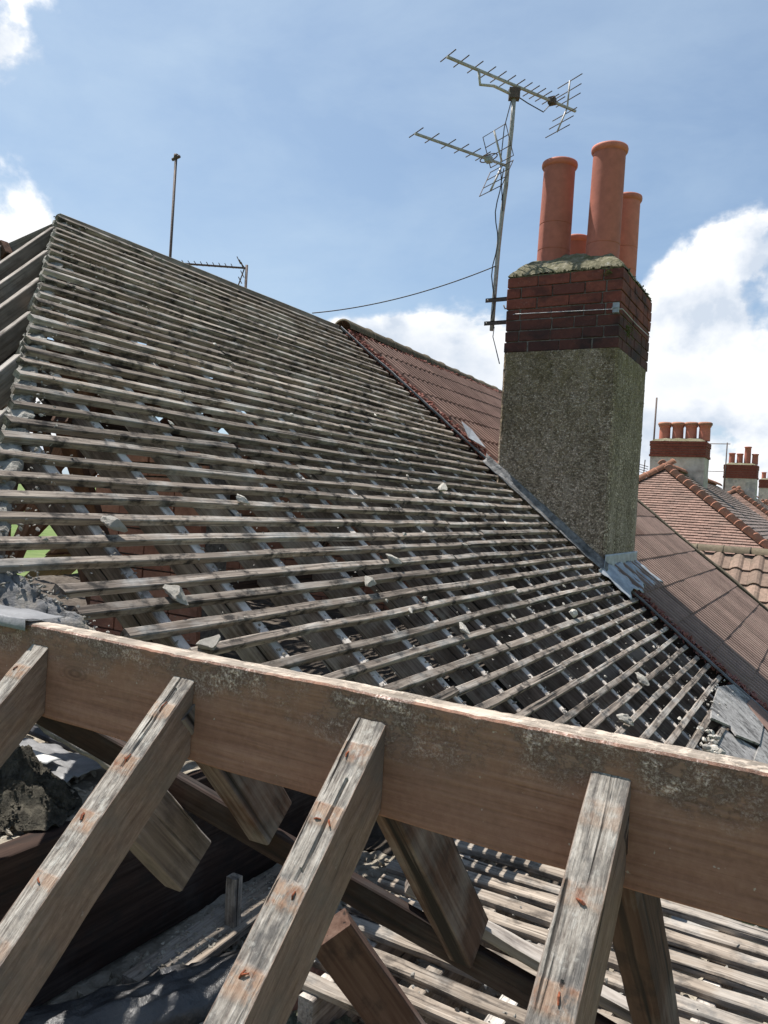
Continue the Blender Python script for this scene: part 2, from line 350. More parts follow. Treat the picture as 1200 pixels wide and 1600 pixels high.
class MB:
    def __init__(s): s.v = []; s.f = []; s.m = []
    def add(s, vs, fs, mi=0):
        n = len(s.v); s.v += [tuple(x) for x in vs]; s.f += [tuple(i+n for i in f) for f in fs]; s.m += [mi]*len(fs)
    def box(s, lo, hi, mi=0):
        x0, y0, z0 = lo; x1, y1, z1 = hi
        s.add([(x0, y0, z0), (x1, y0, z0), (x1, y1, z0), (x0, y1, z0), (x0, y0, z1), (x1, y0, z1), (x1, y1, z1), (x0, y1, z1)],
              [(0, 3, 2, 1), (4, 5, 6, 7), (0, 1, 5, 4), (1, 2, 6, 5), (2, 3, 7, 6), (3, 0, 4, 7)], mi)
    def mesh(s, name, smooth=False):
        me = bpy.data.meshes.new(name); me.from_pydata(s.v, [], s.f); me.update()
        if any(s.m): me.polygons.foreach_set('material_index', s.m)
        if smooth: me.polygons.foreach_set('use_smooth', [True]*len(me.polygons))
        return me
    def build(s, name, mat, parent=None, smooth=False, mw=None): return link(name, s.mesh(name, smooth), mat, parent, mw)
def frame(p0, p1, up):
    x = (V(p1)-V(p0)); L = x.length; x.normalize(); y = V(up).cross(x).normalized(); z = x.cross(y)
    return Matrix(((x.x, y.x, z.x, p0[0]), (x.y, y.y, z.y, p0[1]), (x.z, y.z, z.z, p0[2]), (0, 0, 0, 1))), L
def plank(name, p0, p1, w, d, up, mat, parent, segs=8, jit=.0015, ch=.003, sag=0., skew=(0, 0)):
    """timber whose top centre line runs p0 -> p1"""
    mw, L = frame(p0, p1, up); mb = MB(); sd = R.random()*100
    prof = [(-w/2+ch, 0), (w/2-ch, 0), (w/2, -ch), (w/2, -d+ch), (w/2-ch, -d), (-w/2+ch, -d), (-w/2, -d+ch), (-w/2, -ch)]
    for i in range(segs+1):
        x = L*i/segs
        for j, (y, z) in enumerate(prof):
            n = noise.noise_vector(V((x*9+sd, y*40, z*40)))*jit
            n += noise.noise_vector(V((x*1.6+sd*2, 0, 0)))*jit*2.5
            sk = skew[0]*(y/w) if i == 0 else (skew[1]*(y/w) if i == segs else 0)
            mb.v.append((x+sk, y+n.y, z+n.z-sag*math.sin(math.pi*i/segs)))
    for i in range(segs):
        a = i*8; b = a+8
        for j in range(8):
            k = (j+1) % 8; mb.f.append((a+j, a+k, b+k, b+j))
    mb.f.append(tuple(range(7, -1, -1))[::1]); mb.f.append(tuple(segs*8+j for j in range(8)))
    mb.m = [0]*len(mb.f)
    me = mb.mesh(name); bm = bmesh.new(); bm.from_mesh(me); bmesh.ops.recalc_face_normals(bm, faces=bm.faces); bm.to_mesh(me); bm.free()
    return link(name, me, mat, parent, mw)
def tube_mb(mb, pts, r, sides=8, cap=True):
    pts = [V(p) for p in pts]; base = len(mb.v); prev = None
    for i, p in enumerate(pts):
        t = (pts[min(i+1, len(pts)-1)]-pts[max(i-1, 0)]).normalized()
        a = prev if prev is not None else (V((0, 0, 1)) if abs(t.z) < .9 else V((1, 0, 0)))
        y = (a-t*a.dot(t)).normalized(); prev = y; z = t.cross(y)
        rad = r[i] if isinstance(r, (list, tuple)) else r
        for k in range(sides):
            an = 2*math.pi*k/sides; mb.v.append(tuple(p+(y*math.cos(an)+z*math.sin(an))*rad))
    n0 = len(mb.f)
    for i in range(len(pts)-1):
        for k in range(sides):
            k2 = (k+1) % sides; a = base+i*sides; b = a+sides; mb.f.append((a+k, a+k2, b+k2, b+k))
    if cap:
        mb.f.append(tuple(base+k for k in range(sides-1, -1, -1))); mb.f.append(tuple(base+(len(pts)-1)*sides+k for k in range(sides)))
    mb.m += [0]*(len(mb.f)-n0)
def tube(name, pts, r, mat, parent=None, sides=8):
    mb = MB(); tube_mb(mb, pts, r, sides); return mb.build(name, mat, parent, smooth=sides > 5)
def lathe(prof, sides=40):
    mb = MB(); n = len(prof)
    for k in range(sides):
        a = 2*math.pi*k/sides
        for r, z in prof: mb.v.append((r*math.cos(a), r*math.sin(a), z))
    for k in range(sides):
        k2 = (k+1) % sides
        for i in range(n-1): mb.f.append((k*n+i, k2*n+i, k2*n+i+1, k*n+i+1))
    mb.m = [0]*len(mb.f); return mb
def lump_mesh(name, seed, sub=2, rough=.35, flat=.75):
    bm = bmesh.new(); bmesh.ops.create_icosphere(bm, subdivisions=sub, radius=1)
    pl_ = [(V((math.sin(seed*7.3+i*2.4), math.cos(seed*3.1+i*1.9), math.sin(seed+i*4.7))).normalized(), .42+.34*abs(math.sin(seed*2.2+i))) for i in range(13)]
    for v in bm.verts:
        p = v.co.copy()
        for nn_, dd_ in pl_:
            o_ = p.dot(nn_)-dd_
            if o_ > 0: p = p-nn_*o_
        n = noise.noise(p*1.7+V((seed*3.1, seed, 0))); n2 = noise.noise(p*4.5+V((seed, 9, 0)))
        v.co = p*(1+rough*n+.14*n2); v.co.z *= flat
    me = bpy.data.meshes.new(name); bm.to_mesh(me); bm.free(); return me
LUMPS = [lump_mesh('lump', i, 3, .10) for i in range(6)]
SMALL = [lump_mesh('chip', i+20, 1, .5, .6) for i in range(6)]
def add_lump(mb, p, s, rot=None, src=None):
    me = src or R.choice(SMALL); q = Matrix.Rotation(R.uniform(0, 6.28), 3, 'Z') @ Matrix.Rotation(R.uniform(0, 6.28), 3, 'X')
    sc = V((s*R.uniform(.7, 1.4), s*R.uniform(.7, 1.3), s*R.uniform(.6, 1.)))
    mb.add([q @ V((v.co.x*sc.x, v.co.y*sc.y, v.co.z*sc.z)) + V(p) for v in me.vertices], [tuple(f.vertices) for f in me.polygons])

# ------------------------------------------------------------------ geometry of the place (metres, eye level z = 0)
TP = .779; TH = .96                          # pitch of the long slopes / of the hip end and the projecting roof
NX = V((TP, 0, 1)).normalized()              # normal of our long front slope (faces +X)
def SZ(x): return -1.585-TP*x                # its surface (top of the battens)
def SP(x, y, h=0.): p = V((x, y, SZ(x)))+NX*h; return p
RX, RZ = -4.113, 1.619; HY = 2.985; PY = 6.04
def hipY(x): return HY-.81*(x-RX)
NH = V((0, -TH, 1)).normalized()
def HZ(y): return 1.60-TH*(HY-y)            # hip end surface
def cutY(x): return max(hipY(x)+.03, 1.6+(x+1.44)*1.7) if x > -1.69 else hipY(x)

# --- ground
GZ = -6.6
mb = MB(); n = 40
mb.add([(-1500, -1500, GZ), (1500, -1500, GZ), (1500, 1500, GZ), (-1500, 1500, GZ)], [(0, 1, 2, 3)])
tag(mb.build('ground', M['grass']), kind='structure')

# ---------------------------------------------------------------- our house below the roof
hw = thing('house_walls', 'rendered house walls below the stripped roof timbers', 'house', (-3.9, 3, GZ))
for lo, hi in (((-7.15, .2, GZ), (-6.95, 6.0, -1.02)), ((-7.15, -.05, GZ), (1.6, .15, -1.52)), ((-.45, 2.75, GZ), (-.25, 6.0, -1.52)),
               ((-.25, 2.75, GZ), (1.6, 2.95, -1.52)), ((1.4, .15, GZ), (1.6, 2.75, -1.52))):
    mb = MB(); mb.box(lo, hi); mb.build('wall', M['wall'], hw)

def slab(name, x0, x1, y0, y1, z, mat, res=.04, amp=.02, seed=0, thick=.1):
    nx = max(2, int((x1-x0)/res)); ny = max(2, int((y1-y0)/res)); mb = MB()
    for j in range(ny+1):
        for i in range(nx+1):
            x = x0+(x1-x0)*i/nx; y = y0+(y1-y0)*j/ny
            h = noise.fractal(V((x*2.2+seed, y*2.2, 0)), .8, 2.2, 5)*amp + abs(noise.noise(V((x*14, y*14, seed))))*amp*.6
            mb.v.append((x, y, z+h))
    W_ = nx+1
    for j in range(ny):
        for i in range(nx): mb.f.append((j*W_+i, j*W_+i+1, (j+1)*W_+i+1, (j+1)*W_+i))
    mb.m = [0]*len(mb.f); mb.box((x0, y0, z-thick), (x1, y1, z-amp-.02))
    return mb.build(name, mat, None)
tag(slab('attic_floor', -6.95, -1.80, 2.2, 5.98, -.97, M['shadeslab'], .045, .03, 3), kind='structure')
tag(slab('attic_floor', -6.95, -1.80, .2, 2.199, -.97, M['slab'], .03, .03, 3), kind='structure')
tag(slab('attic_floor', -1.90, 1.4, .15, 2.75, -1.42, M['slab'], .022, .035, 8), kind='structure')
tag(slab('attic_floor', -1.90, -.45, 2.751, 5.98, -1.42, M['shadeslab'], .05, .03, 8), kind='structure')

# party wall, real bricks
pw = thing('party_wall', 'rough red brick party wall seen through the battens', 'wall', (-3.9, PY+.02, -1.4))
bl, bh = .225, .0785
mb = MB(); zb = -1.36
mb.v = []; pts = [(-6.9, -1.4), (-.42, -1.4), (-.42, SZ(-.42)-.16), (RX, RZ-.2), (-6.9, -.72)]
nv = len(pts)
for y in (PY-.02, PY+.2): mb.v += [(x, y, z) for x, z in pts]
mb.f = [tuple(range(nv)), tuple(range(2*nv-1, nv-1, -1))]+[(i, i+nv, (i+1) % nv+nv, (i+1) % nv) for i in range(nv)]; mb.m = [0]*len(mb.f)
mb.build('mortar', M['brickm'], pw)
bmesh_brick = MB(); bmesh_brick.box((-bl/2+.005, -.03, -bh/2+.005), (bl/2-.005, .012, bh/2-.005)); brick_me = bmesh_brick.mesh('brick'); brick_me.materials.append(M['wallbrick'])
cells = []
row = 0; z = zb
while z < 1.5:
    x = -6.8+(row % 2)*bl/2
    while x < -.5:
        top = SZ(x)-.2 if x > RX else RZ-.2-TP*(RX-x)
        if z+bh/2 < top and z < SZ(x+bl/2)-.18: cells.append((x, z))
        x += bl
    z += bh; row += 1
cells.sort(key=lambda c: (c[0]+2.4)**2+(c[1]+.5)**2*1.4)
rest = MB()
for k, (x, z) in enumerate(cells):
    dy = R.uniform(-.006, .004)
    if k < 285:
        o = bpy.data.objects.new('brick', brick_me); C.objects.link(o); o.parent = pw
        o.location = V((x, PY-.025+dy, z))-V(pw.location); o.rotation_euler = (0, R.uniform(-.012, .012), R.uniform(-.015, .015))
    else: rest.box((x-bl/2+.005, PY-.055+dy, z-bh/2+.005), (x+bl/2-.005, PY-.014, z+bh/2-.005))
if rest.v: tag(rest.build('outer_bricks', M['wallbrick'], pw), kind='stuff')

# nearer brick pier in the attic
pr = thing('brick_pier', 'short brick pier standing in the attic near the hip', 'wall', (-3.6, 3.25, -.97))
mb = MB(); mb.box((-3.95, 3.27, -.96), (-3.05, 3.45, .28)); mb.build('mortar', M['brickm'], pr)
for r_ in range(15):
    x = -3.95+(0 if r_ % 2 else -.0)
    xs = [-3.95+(.1125 if r_ % 2 else .225)/1+i*.225 - (.0 if r_ % 2 else .1125) for i in range(4)]
    for x in xs:
        o = bpy.data.objects.new('brick', brick_me); C.objects.link(o); o.parent = pr
        o.location = V((x+.0, 3.262+R.uniform(-.006, .004), -.915+r_*bh))-V(pr.location); o.rotation_euler = (0, R.uniform(-.015, .015), R.uniform(-.02, .02))

# ---------------------------------------------------------------- stripped main roof
rf = thing('stripped_roof', 'large roof slope stripped to grey battens and rafters, left of the chimney', 'roof', (-2.6, 4.0, 0.))
BT = .025
plank('ridge_board', (RX, HY+.01, RZ-.006), (RX, PY-.02, RZ+.004), .035, .17, (0, 0, 1), M['jack'], rf, 12, .002)
# common and jack rafters
k = 0; y = 1.57
ROD = NX*(-BT)
while y < PY-.2:
    xt = RX if y >= HY else RX+(HY-y)/.81+.0
    # lower end where the valley opening begins
    xe = -.50
    for i in range(200):
        xq = -1.69+i*.01
        if cutY(xq) > y: xe = min(xe, xq-.02); break
    p0 = V((xt+.03, y, SZ(xt+.03)))+ROD; p1 = V((xe, y, SZ(xe)))+ROD
    plank('rafter', p0, p1, .046, .118, NX, M['rafter'], rf, 14, .002)
    y += .35
# battens
x = RX+.075; rowi = 0; brow = []
crumbs = MB()
while x < -.47:
    ys = cutY(x)+(.01 if x < -1.75 else R.uniform(-.02, .05))
    if abs(x+1.677) < .06: ys = 1.29
    elif abs(x+1.60) < .04: ys = 1.325
    elif abs(x+1.52) < .04: ys = 1.39
    ye = PY-.045-R.uniform(0, .06)
    if -2.47 < x < -1.42: ye = 5.90-R.uniform(.03, .07)
    if x > -.62: ye = 5.55
    if x > -.52: ye = 5.0
    if ys < ye-.2:
        cuts = [ys]
        if ye-ys > 2.2:
            c = 1.57+.35*R.randint(2, 10)
            if ys+.5 < c < ye-.5: cuts.append(c)
        cuts.append(ye)
        for a, b in zip(cuts, cuts[1:]):
            lift = R.uniform(-.002, .003); a2 = a+(.004 if a != ys else 0); b2 = b-(.004 if b != ye else 0)
            dx0, dx1 = R.uniform(-.007, .007), R.uniform(-.007, .007)
            wv = R.uniform(.028, .036)
            plank('batten', SP(x+dx0, a2, lift), SP(x+dx1, b2, lift+R.uniform(-.002, .002)), wv, BT+.002, NX, M['batten'], rf, max(6, int((b-a)/.12)), .0026, .003, skew=(R.uniform(-.012, .012), R.uniform(-.012, .012)))
        brow.append((x, ys, ye))
        for _ in range(int((ye-ys)*9)):
            yy = R.uniform(ys, ye)
            if R.random() < .5: yy = 1.57+.35*round((yy-1.57)/.35)+R.gauss(0, .025)
            if ys < yy < ye: add_lump(crumbs, SP(x+R.uniform(-.02, .05), yy, R.uniform(-.018, .002)), R.uniform(.002, .007))
    x += .0755*(1+.04*math.sin(rowi*.37)); rowi += 1
# soot and mortar crumbs in the corners between battens and rafters
for (bx, ys, ye) in brow:
    yy = 1.57
    while yy < ye:
        if yy > ys:
            for _ in range(4): add_lump(crumbs, SP(bx-.03+R.uniform(-.02, .02), yy+R.uniform(-.03, .03), -BT+.002), R.uniform(.004, .010))
        yy += .35
tag(crumbs.build('mortar_crumbs', M['mortar'], rf), kind='stuff')

# hip rafter + broken mortar bedding on it
h0 = V((RX, HY+.03, 1.60)); h1 = V((-1.62, hipY(-1.62)+.035, 1.60-TP*(-1.62-RX)))
plank('hip_rafter', h0+V((0, 0, -.03)), h1+V((0, 0, -.03)), .04, .17, (0, 0, 1), M['rafter'], rf, 14, .002)
mb = MB(); hd = (h1-h0); L = hd.length; hx = hd.normalized(); hy = V((0, 0, 1)).cross(hx).normalized(); hzv = hx.cross(hy)
nn = 260; ring = 9
for i in range(nn+1):
    p = h0+hd*(i/nn)
    for j in range(ring):
        a = math.pi*(j/(ring-1)); rad = .026+.016*noise.noise(V((i*.09, 0, 3)))+.010*noise.noise(V((i*.35, j*.6, 1)))
        wd = rad*1.45; q = p+hy*(math.cos(a)*wd+.008*noise.noise(V((i*.15, 5, 0))))+hzv*(math.sin(a)*rad*.85-.03+.008*noise.noise(V((i*.5, j, 7))))
        mb.v.append(tuple(q))
for i in range(nn):
    for j in range(ring-1): mb.f.append((i*ring+j, i*ring+j+1, (i+1)*ring+j+1, (i+1)*ring+j))
mb.m = [0]*len(mb.f)
for _ in range(650):
    t_ = R.random(); sp_ = V((.45, .89, 0)); p = h0+hd*t_+(sp_*(abs(R.gauss(0, .06))) if R.random() < .7 else hy*R.gauss(0, .012))+hzv*R.uniform(-.03, -.004)
    # keep chips on the front slope side close to its surface
    if p.y > hipY(p.x): p.z = min(p.z, SZ(p.x)+.006)
    add_lump(mb, p, R.uniform(.003, .012))
mb.build('hip_mortar', M['mortar'], rf)

# hip end jack rafters (left), tops in the hip plane
x = RX-.0; k = 0
for x, wv in [(-3.98, .045), (-3.66, .05), (-3.34, .05), (-3.02, .05), (-2.70, .05), (-2.38, .05), (-2.06, .045)]:
    yt = hipY(x)-.02
    p0 = V((x, yt, HZ(yt)-.008)); yb = yt-2.6 if x < -2.5 else -.05
    yb = max(yb, -.05)
    plank('rafter', p0, V((x, yb, HZ(yb)-.008)), .045, .11, NH, M['jack'], rf, 16, .002)
# hip end west hip and rafters beyond the ridge end
plank('hip_rafter', h0+V((-.03, .0, -.03)), V((-6.6, hipY(-1.626), -.37)), .04, .15, (0, 0, 1), M['jack'], rf, 10, .002)
for x in (-4.35, -4.72, -5.09, -5.46, -5.83):
    yt = HY-.81*(RX-x); plank('rafter', V((x, yt, HZ(yt)-.02)), V((x, -.05, HZ(-.05)-.02)), .045, .10, NH, M['jack'], rf, 8, .002)

# rear slope: rafters, purlin, old tiles with holes
NR = V((-TP, 0, 1)).normalized()
def RZr(x): return RZ-.03-TP*(RX-x)
y = 1.6
while y < PY-.1:
    xt = RX-.02 if y > HY else RX-(HY-y)/.81
    plank('rear_rafter', V((xt, y, RZr(xt))), V((-7.0, y, RZr(-7.0))), .05, .10, NR, M['redwood'], rf, 6, .002)
    y += .40
mb = MB()
for r_ in range(18):
    xa = RX-.02-r_*.19; xb = xa-.23
    yy = 1.5
    while yy < PY-.02:
        ok = yy > HY-.81*(RX-xa)+.02
        low = RZr(xb) < .22 and yy < 5.15
        if ok and not low and R.random() > (.10 if r_ < 12 else .02) and yy+.2 < PY:
            l = R.uniform(.0, .01); g = .003 if R.random() < .90 else R.uniform(.012, .05)
            a = V((xa, yy, RZr(xa)+.012+l)); b = V((xb, yy, RZr(xb)+.032+l)); dy = V((0, .20-g, 0)); dn = V((0, 0, .012))
            vs = [a, a+dy, b+dy, b, a+dn, a+dy+dn, b+dy+dn, b+dn]
            mb.add(vs, [(0, 1, 2, 3), (7, 6, 5, 4), (0, 4, 5, 1), (1, 5, 6, 2), (2, 6, 7, 3), (3, 7, 4, 0)])
        yy += .20
tag(mb.build('rear_tiles', M['rearfelt'], rf), kind='stuff')
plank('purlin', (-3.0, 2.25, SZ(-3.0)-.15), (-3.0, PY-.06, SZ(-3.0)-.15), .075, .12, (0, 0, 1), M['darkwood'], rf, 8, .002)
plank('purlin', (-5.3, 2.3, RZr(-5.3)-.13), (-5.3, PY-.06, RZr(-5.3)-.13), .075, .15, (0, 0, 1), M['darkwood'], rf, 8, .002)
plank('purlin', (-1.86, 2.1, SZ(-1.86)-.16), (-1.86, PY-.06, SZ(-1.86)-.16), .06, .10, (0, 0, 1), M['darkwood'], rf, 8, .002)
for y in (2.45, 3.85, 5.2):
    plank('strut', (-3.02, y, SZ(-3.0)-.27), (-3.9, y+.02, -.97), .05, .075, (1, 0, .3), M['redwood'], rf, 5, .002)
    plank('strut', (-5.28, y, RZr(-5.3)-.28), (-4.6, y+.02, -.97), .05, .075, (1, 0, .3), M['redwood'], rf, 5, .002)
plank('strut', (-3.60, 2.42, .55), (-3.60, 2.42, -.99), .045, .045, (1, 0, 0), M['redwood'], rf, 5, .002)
plank('strut', (-2.45, 1.87, .24), (-3.05, 2.9, -.95), .05, .06, (1, 0, .5), M['redwood'], rf, 5, .002)

# valley board and lead where our slope meets the projecting roof
mb = MB(); nu, nvv = 90, 50
A_, B_, C_, D_ = (-1.86, 1.165), (-1.47, 1.355), (-1.20, 1.22), (-1.66, .93)
for j in range(nvv+1):
    for i in range(nu+1):
        u, v = i/nu, j/nvv
        px = (A_[0]*(1-u)+B_[0]*u)*(1-v)+(D_[0]*(1-u)+C_[0]*u)*v; py = (A_[1]*(1-u)+B_[1]*u)*(1-v)+(D_[1]*(1-u)+C_[1]*u)*v
        cr = max(0, 1-v*3.2); p = SP(px, py, -.035+.014*noise.fractal(V((px*9, py*9, 2)), .8, 2, 4)-.03*v+cr*(.016+.018*noise.fractal(V((px*26, py*26, 5)), .7, 2.1, 5))); mb.v.append(tuple(p))
for j in range(nvv):
    for i in range(nu): a = j*(nu+1)+i; mb.f.append((a, a+1, a+nu+2, a+nu+1))
mb.m = [0]*len(mb.f); vb = mb.build('valley_lead', M['valley'], rf, smooth=True)
so = vb.modifiers.new('s', 'SOLIDIFY'); so.thickness = .012
mb = MB()
for i in range(240):
    u = R.random(); px = A_[0]*(1-u)+B_[0]*u; py = A_[1]*(1-u)+B_[1]*u; off = R.gauss(.0, .018)
    add_lump(mb, SP(px+off*.6, py-off*.9+.01, R.uniform(-.03, .004)), R.uniform(.002, .009))
for i in range(60):
    u = R.random(); v = R.random()*.8; px = (A_[0]*(1-u)+B_[0]*u)*(1-v)+(D_[0]*(1-u)+C_[0]*u)*v; py = (A_[1]*(1-u)+B_[1]*u)*(1-v)+(D_[1]*(1-u)+C_[1]*u)*v
    add_lump(mb, SP(px, py, -.02-.03*v), R.uniform(.003, .010))
mb.build('valley_mortar', M['mortar'], rf)

# ---------------------------------------------------------------- projecting roof in the foreground
fr = thing('front_roof_frame', 'bare brown ridge beam with rafters on both sides in the foreground', 'roof frame', (-.5, .93, -.43))
BZ = -.264; BY0, BY1 = .910, .953
def big_beam(name, x0, x1, y0, y1, zt, d, mat, segs, parent):
    mb = MB(); L = x1-x0; w = y1-y0; ch = .003
    prof = []
    for i in range(5): prof.append((-w/2+ch+(w-2*ch)*i/4, 0))
    for i in range(11): prof.append((w/2, -ch-(d-2*ch)*i/10))
    prof.append((w/2-ch, -d)); prof.append((-w/2+ch, -d))
    for i in range(11): prof.append((-w/2, -d+ch+(d-2*ch)*i/10))
    m = len(prof)
    for i in range(segs+1):
        x = L*i/segs
        for y, z in prof:
            n = noise.noise_vector(V((x*14, y*60, z*60+5)))*.0012+noise.noise_vector(V((x*2.3, 3, 0)))*.0035
            edge = .0022*abs(noise.noise(V((x*55, y*9, 0)))) if z > -ch*1.5 and abs(y) > w/2-.006 else 0
            mb.v.append((x, y+n.y*.8, z+n.z-edge))
    for i in range(segs):
        for j in range(m):
            k2 = (j+1) % m; mb.f.append((i*m+j, i*m+k2, (i+1)*m+k2, (i+1)*m+j))
    mb.f.append(tuple(range(m-1, -1, -1))); mb.f.append(tuple(segs*m+j for j in range(m))); mb.m = [0]*len(mb.f)
    me = mb.mesh(name); bm = bmesh.new(); bm.from_mesh(me); bmesh.ops.recalc_face_normals(bm, faces=bm.faces); bm.to_mesh(me); bm.free()
    return link(name, me, mat, parent, Matrix.Translation((x0, (y0+y1)/2, zt)))
big_beam('ridge_beam', -1.295, 1.3, BY0, BY1, BZ, .164, M['beam'], 260, fr)
big_beam('ridge_beam', -1.80, -1.298, BY0+.004, BY1-.003, BZ-.005, .160, M['beam'], 60, fr)
# thin crumpled lead cap over the end of the beam
mb = MB()
for i in range(15):
    for j in range(7):
        x = -1.66+.385*i/14; y = .885+.10*j/6
        z = BZ+.006+.006*noise.noise(V((x*20, y*30, 2)))
        if j == 0: y = .903; z = BZ-.014
        mb.v.append((x, y, z))
for i in range(14):
    for j in range(6): a = i*7+j; mb.f.append((a, a+7, a+8, a+1))
mb.m = [0]*len(mb.f); mb.build('lead_cap', M['foil'], fr, smooth=True)

NRX = [-1.217-.375, -1.239, -.880, -.529, -.204, .15, .5]
def near_rafter(xc, seed, w=.046, d=.088):
    yt = BY0-.001; zt = -.299-.96*(.91-yt)
    p0 = V((xc, yt, zt)); L = 2.15; p1 = p0+V((0, -1, -.96)).normalized()*L
    mw, _ = frame(p0, p1, NH); mb = MB(); ch = .0022
    NTp = 14; prof = [(-w/2+ch+(w-2*ch)*i/NTp, 0, 1) for i in range(NTp+1)]
    prof += [(w/2, -ch-(d-2*ch)*i/7, 0) for i in range(8)] + [(w/2-ch, -d, 0), (-w/2+ch, -d, 0)] + [(-w/2, -d+ch+(d-2*ch)*i/7, 0) for i in range(8)]
    m = len(prof); near = 1.35
    xs = [near*i/420 for i in range(421)]+[near+(L-near)*i/20 for i in range(1, 21)]
    marks = []; tops = []
    for x in xs:
        xq_ = x-.042+.017*noise.noise(V((x*4, seed, 0))); f = (xq_ % .0930)/.0930; ki = int(xq_/.093+50)
        wv = .30+.10*noise.noise(V((x*40, seed, 5))); mk = (max(0., min(1., (wv-f)*14+.5)) if f < .7 else max(0., min(1., (f-1)*14+.5)))*(.5+.5*abs(math.sin(ki*2.7+seed)))
        # plumb cut at the beam: shift the end section so that it meets the vertical face
        for y, z, tp in prof:
            n = noise.noise_vector(V((x*11, y*50+seed, z*50)))*.0011
            g = 0
            if tp:
                gr = noise.noise(V((x*6, y*260+seed*7, 0)))+.6*noise.noise(V((x*20, y*600+seed*3, 1)))
                g = -.0016*max(0, gr)*(1-.85*mk)-.0010*(1-mk)
                e = abs(y)/(w/2)
                if e > .72: g -= .0045*max(0, noise.noise(V((x*17, seed+y*30, 4)))+.12)*(e-.72)/.28
                ck = noise.noise(V((x*1.2, seed*5, 9)))*.4*w
                if abs(y-ck) < .0020 and noise.noise(V((x*4.1, seed, 3))) > .12: g -= .004
            xx = x+(z*-.96 if x < .12 else 0)*(1-x/.12 if x < .12 else 0)
            mb.v.append((xx, y+n.y, z+n.z+g)); marks.append(mk*tp); tops.append(float(tp))
    ns = len(xs)
    for i in range(ns-1):
        for j in range(m):
            k2 = (j+1) % m; mb.f.append((i*m+j, i*m+k2, (i+1)*m+k2, (i+1)*m+j))
    mb.f.append(tuple(range(m-1, -1, -1))); mb.f.append(tuple((ns-1)*m+j for j in range(m))); mb.m = [0]*len(mb.f)
    me = mb.mesh('rafter'); bm = bmesh.new(); bm.from_mesh(me); bmesh.ops.recalc_face_normals(bm, faces=bm.faces); bm.to_mesh(me); bm.free()
    for nm, arr in (('mark', marks), ('top', tops)):
        at = me.attributes.new(nm, 'FLOAT', 'POINT'); at.data.foreach_set('value', arr)
    o = link('rafter', me, M['near'], fr, mw)
    x = .056
    while x < 1.2:
        for q in range(R.choice((0, 1, 1, 2))):
            yy = R.uniform(-.012, .012); a = R.uniform(0, 3.1); l = R.uniform(.004, .011)
            nb = MB(); tube_mb(nb, [V((x-l*math.cos(a), yy-l*math.sin(a)*.6, -.002)), V((x, yy, .0025)), V((x+l*math.cos(a), yy+l*math.sin(a)*.6, .0015))], [.0012, .0013, .0010], 6)
            nl = nb.build('nail', M['rust'], o, mw=mw)
        x += .093
    return o
for i, xc in enumerate(NRX): near_rafter(xc, i*3.7+1)
# far side rafters and the valley rafter they die into
NF = V((0, TH, 1)).normalized()
def FZ(y): return -.300-1.17*(y-BY1)
NF = V((0, 1.17, 1)).normalized()
for xc, yv in ((-1.239, 1.03), (-.880, 1.195), (-.529, 1.345), (-.204, 1.49)):
    plank('far_rafter', V((xc, BY1+.001, FZ(BY1+.001))), V((xc, yv, FZ(yv))), .046, .092, NF, M['farwood'], fr, 10, .002)
plank('valley_rafter', (-1.40, .985, -.405), (.05, 1.55, -1.07), .028, .05, (0, 0, 1), M['darkwood'], fr, 16, .003)
plank('valley_board', (-.66, 1.315, -.72), (.10, 1.61, -1.07), .09, .02, (.1, .35, 1), M['jack'], fr, 16, .004)
plank('cut_timber', (-1.075, 1.04, -.552), (-1.055, 1.165, -.700), .050, .105, NF, M['rafter'], fr, 5, .003, .004)
# brace from the floor up to the beam (brown)
plank('brace', (-.80, 1.27, -.86), (-.60, 1.62, -1.42), .09, .05, (.35, -.9, .5), M['farwood'], fr, 8, .002)
# deep dark binder at the edge of the main attic
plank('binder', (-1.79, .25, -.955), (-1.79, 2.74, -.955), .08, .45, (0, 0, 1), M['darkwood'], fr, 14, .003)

# ---------------------------------------------------------------- lower battens seen beneath the beam
lb = thing('lower_battens', 'close set pale battens over joists below the ridge beam, bottom right', 'battens', (-.2, 2.2, -1.42))
z = -1.20; y = 1.60
while y < 2.72:
    pz = z+(y-1.9)*.02; s = .035*R.uniform(-1, 1)
    plank('batten', (-1.20+R.uniform(-.03, .03), y+R.uniform(-.004, .004), pz), (.95, y+R.uniform(-.004, .004)+.01, pz+R.uniform(-.004, .004)), R.uniform(.042, .052), .026, (0, -.12, 1), M['lath'], lb, 34, .004, .005)
    y += .091
for i in range(10):
    xj = -1.05+i*.21; plank('joist', (xj, 1.56, z-.029), (xj+.01, 2.74, z-.029+.016), .045, .19, (0, 0, 1), M['lath'] if i % 2 else M['rafter'], lb, 6, .002)
mb = MB()
for _ in range(380): add_lump(mb, (R.uniform(-1.15, .9), R.uniform(1.62, 2.7), z+R.uniform(-.03, .008)), R.uniform(.003, .010))
tag(mb.build('mortar_crumbs', M['mortar'], lb), kind='stuff')

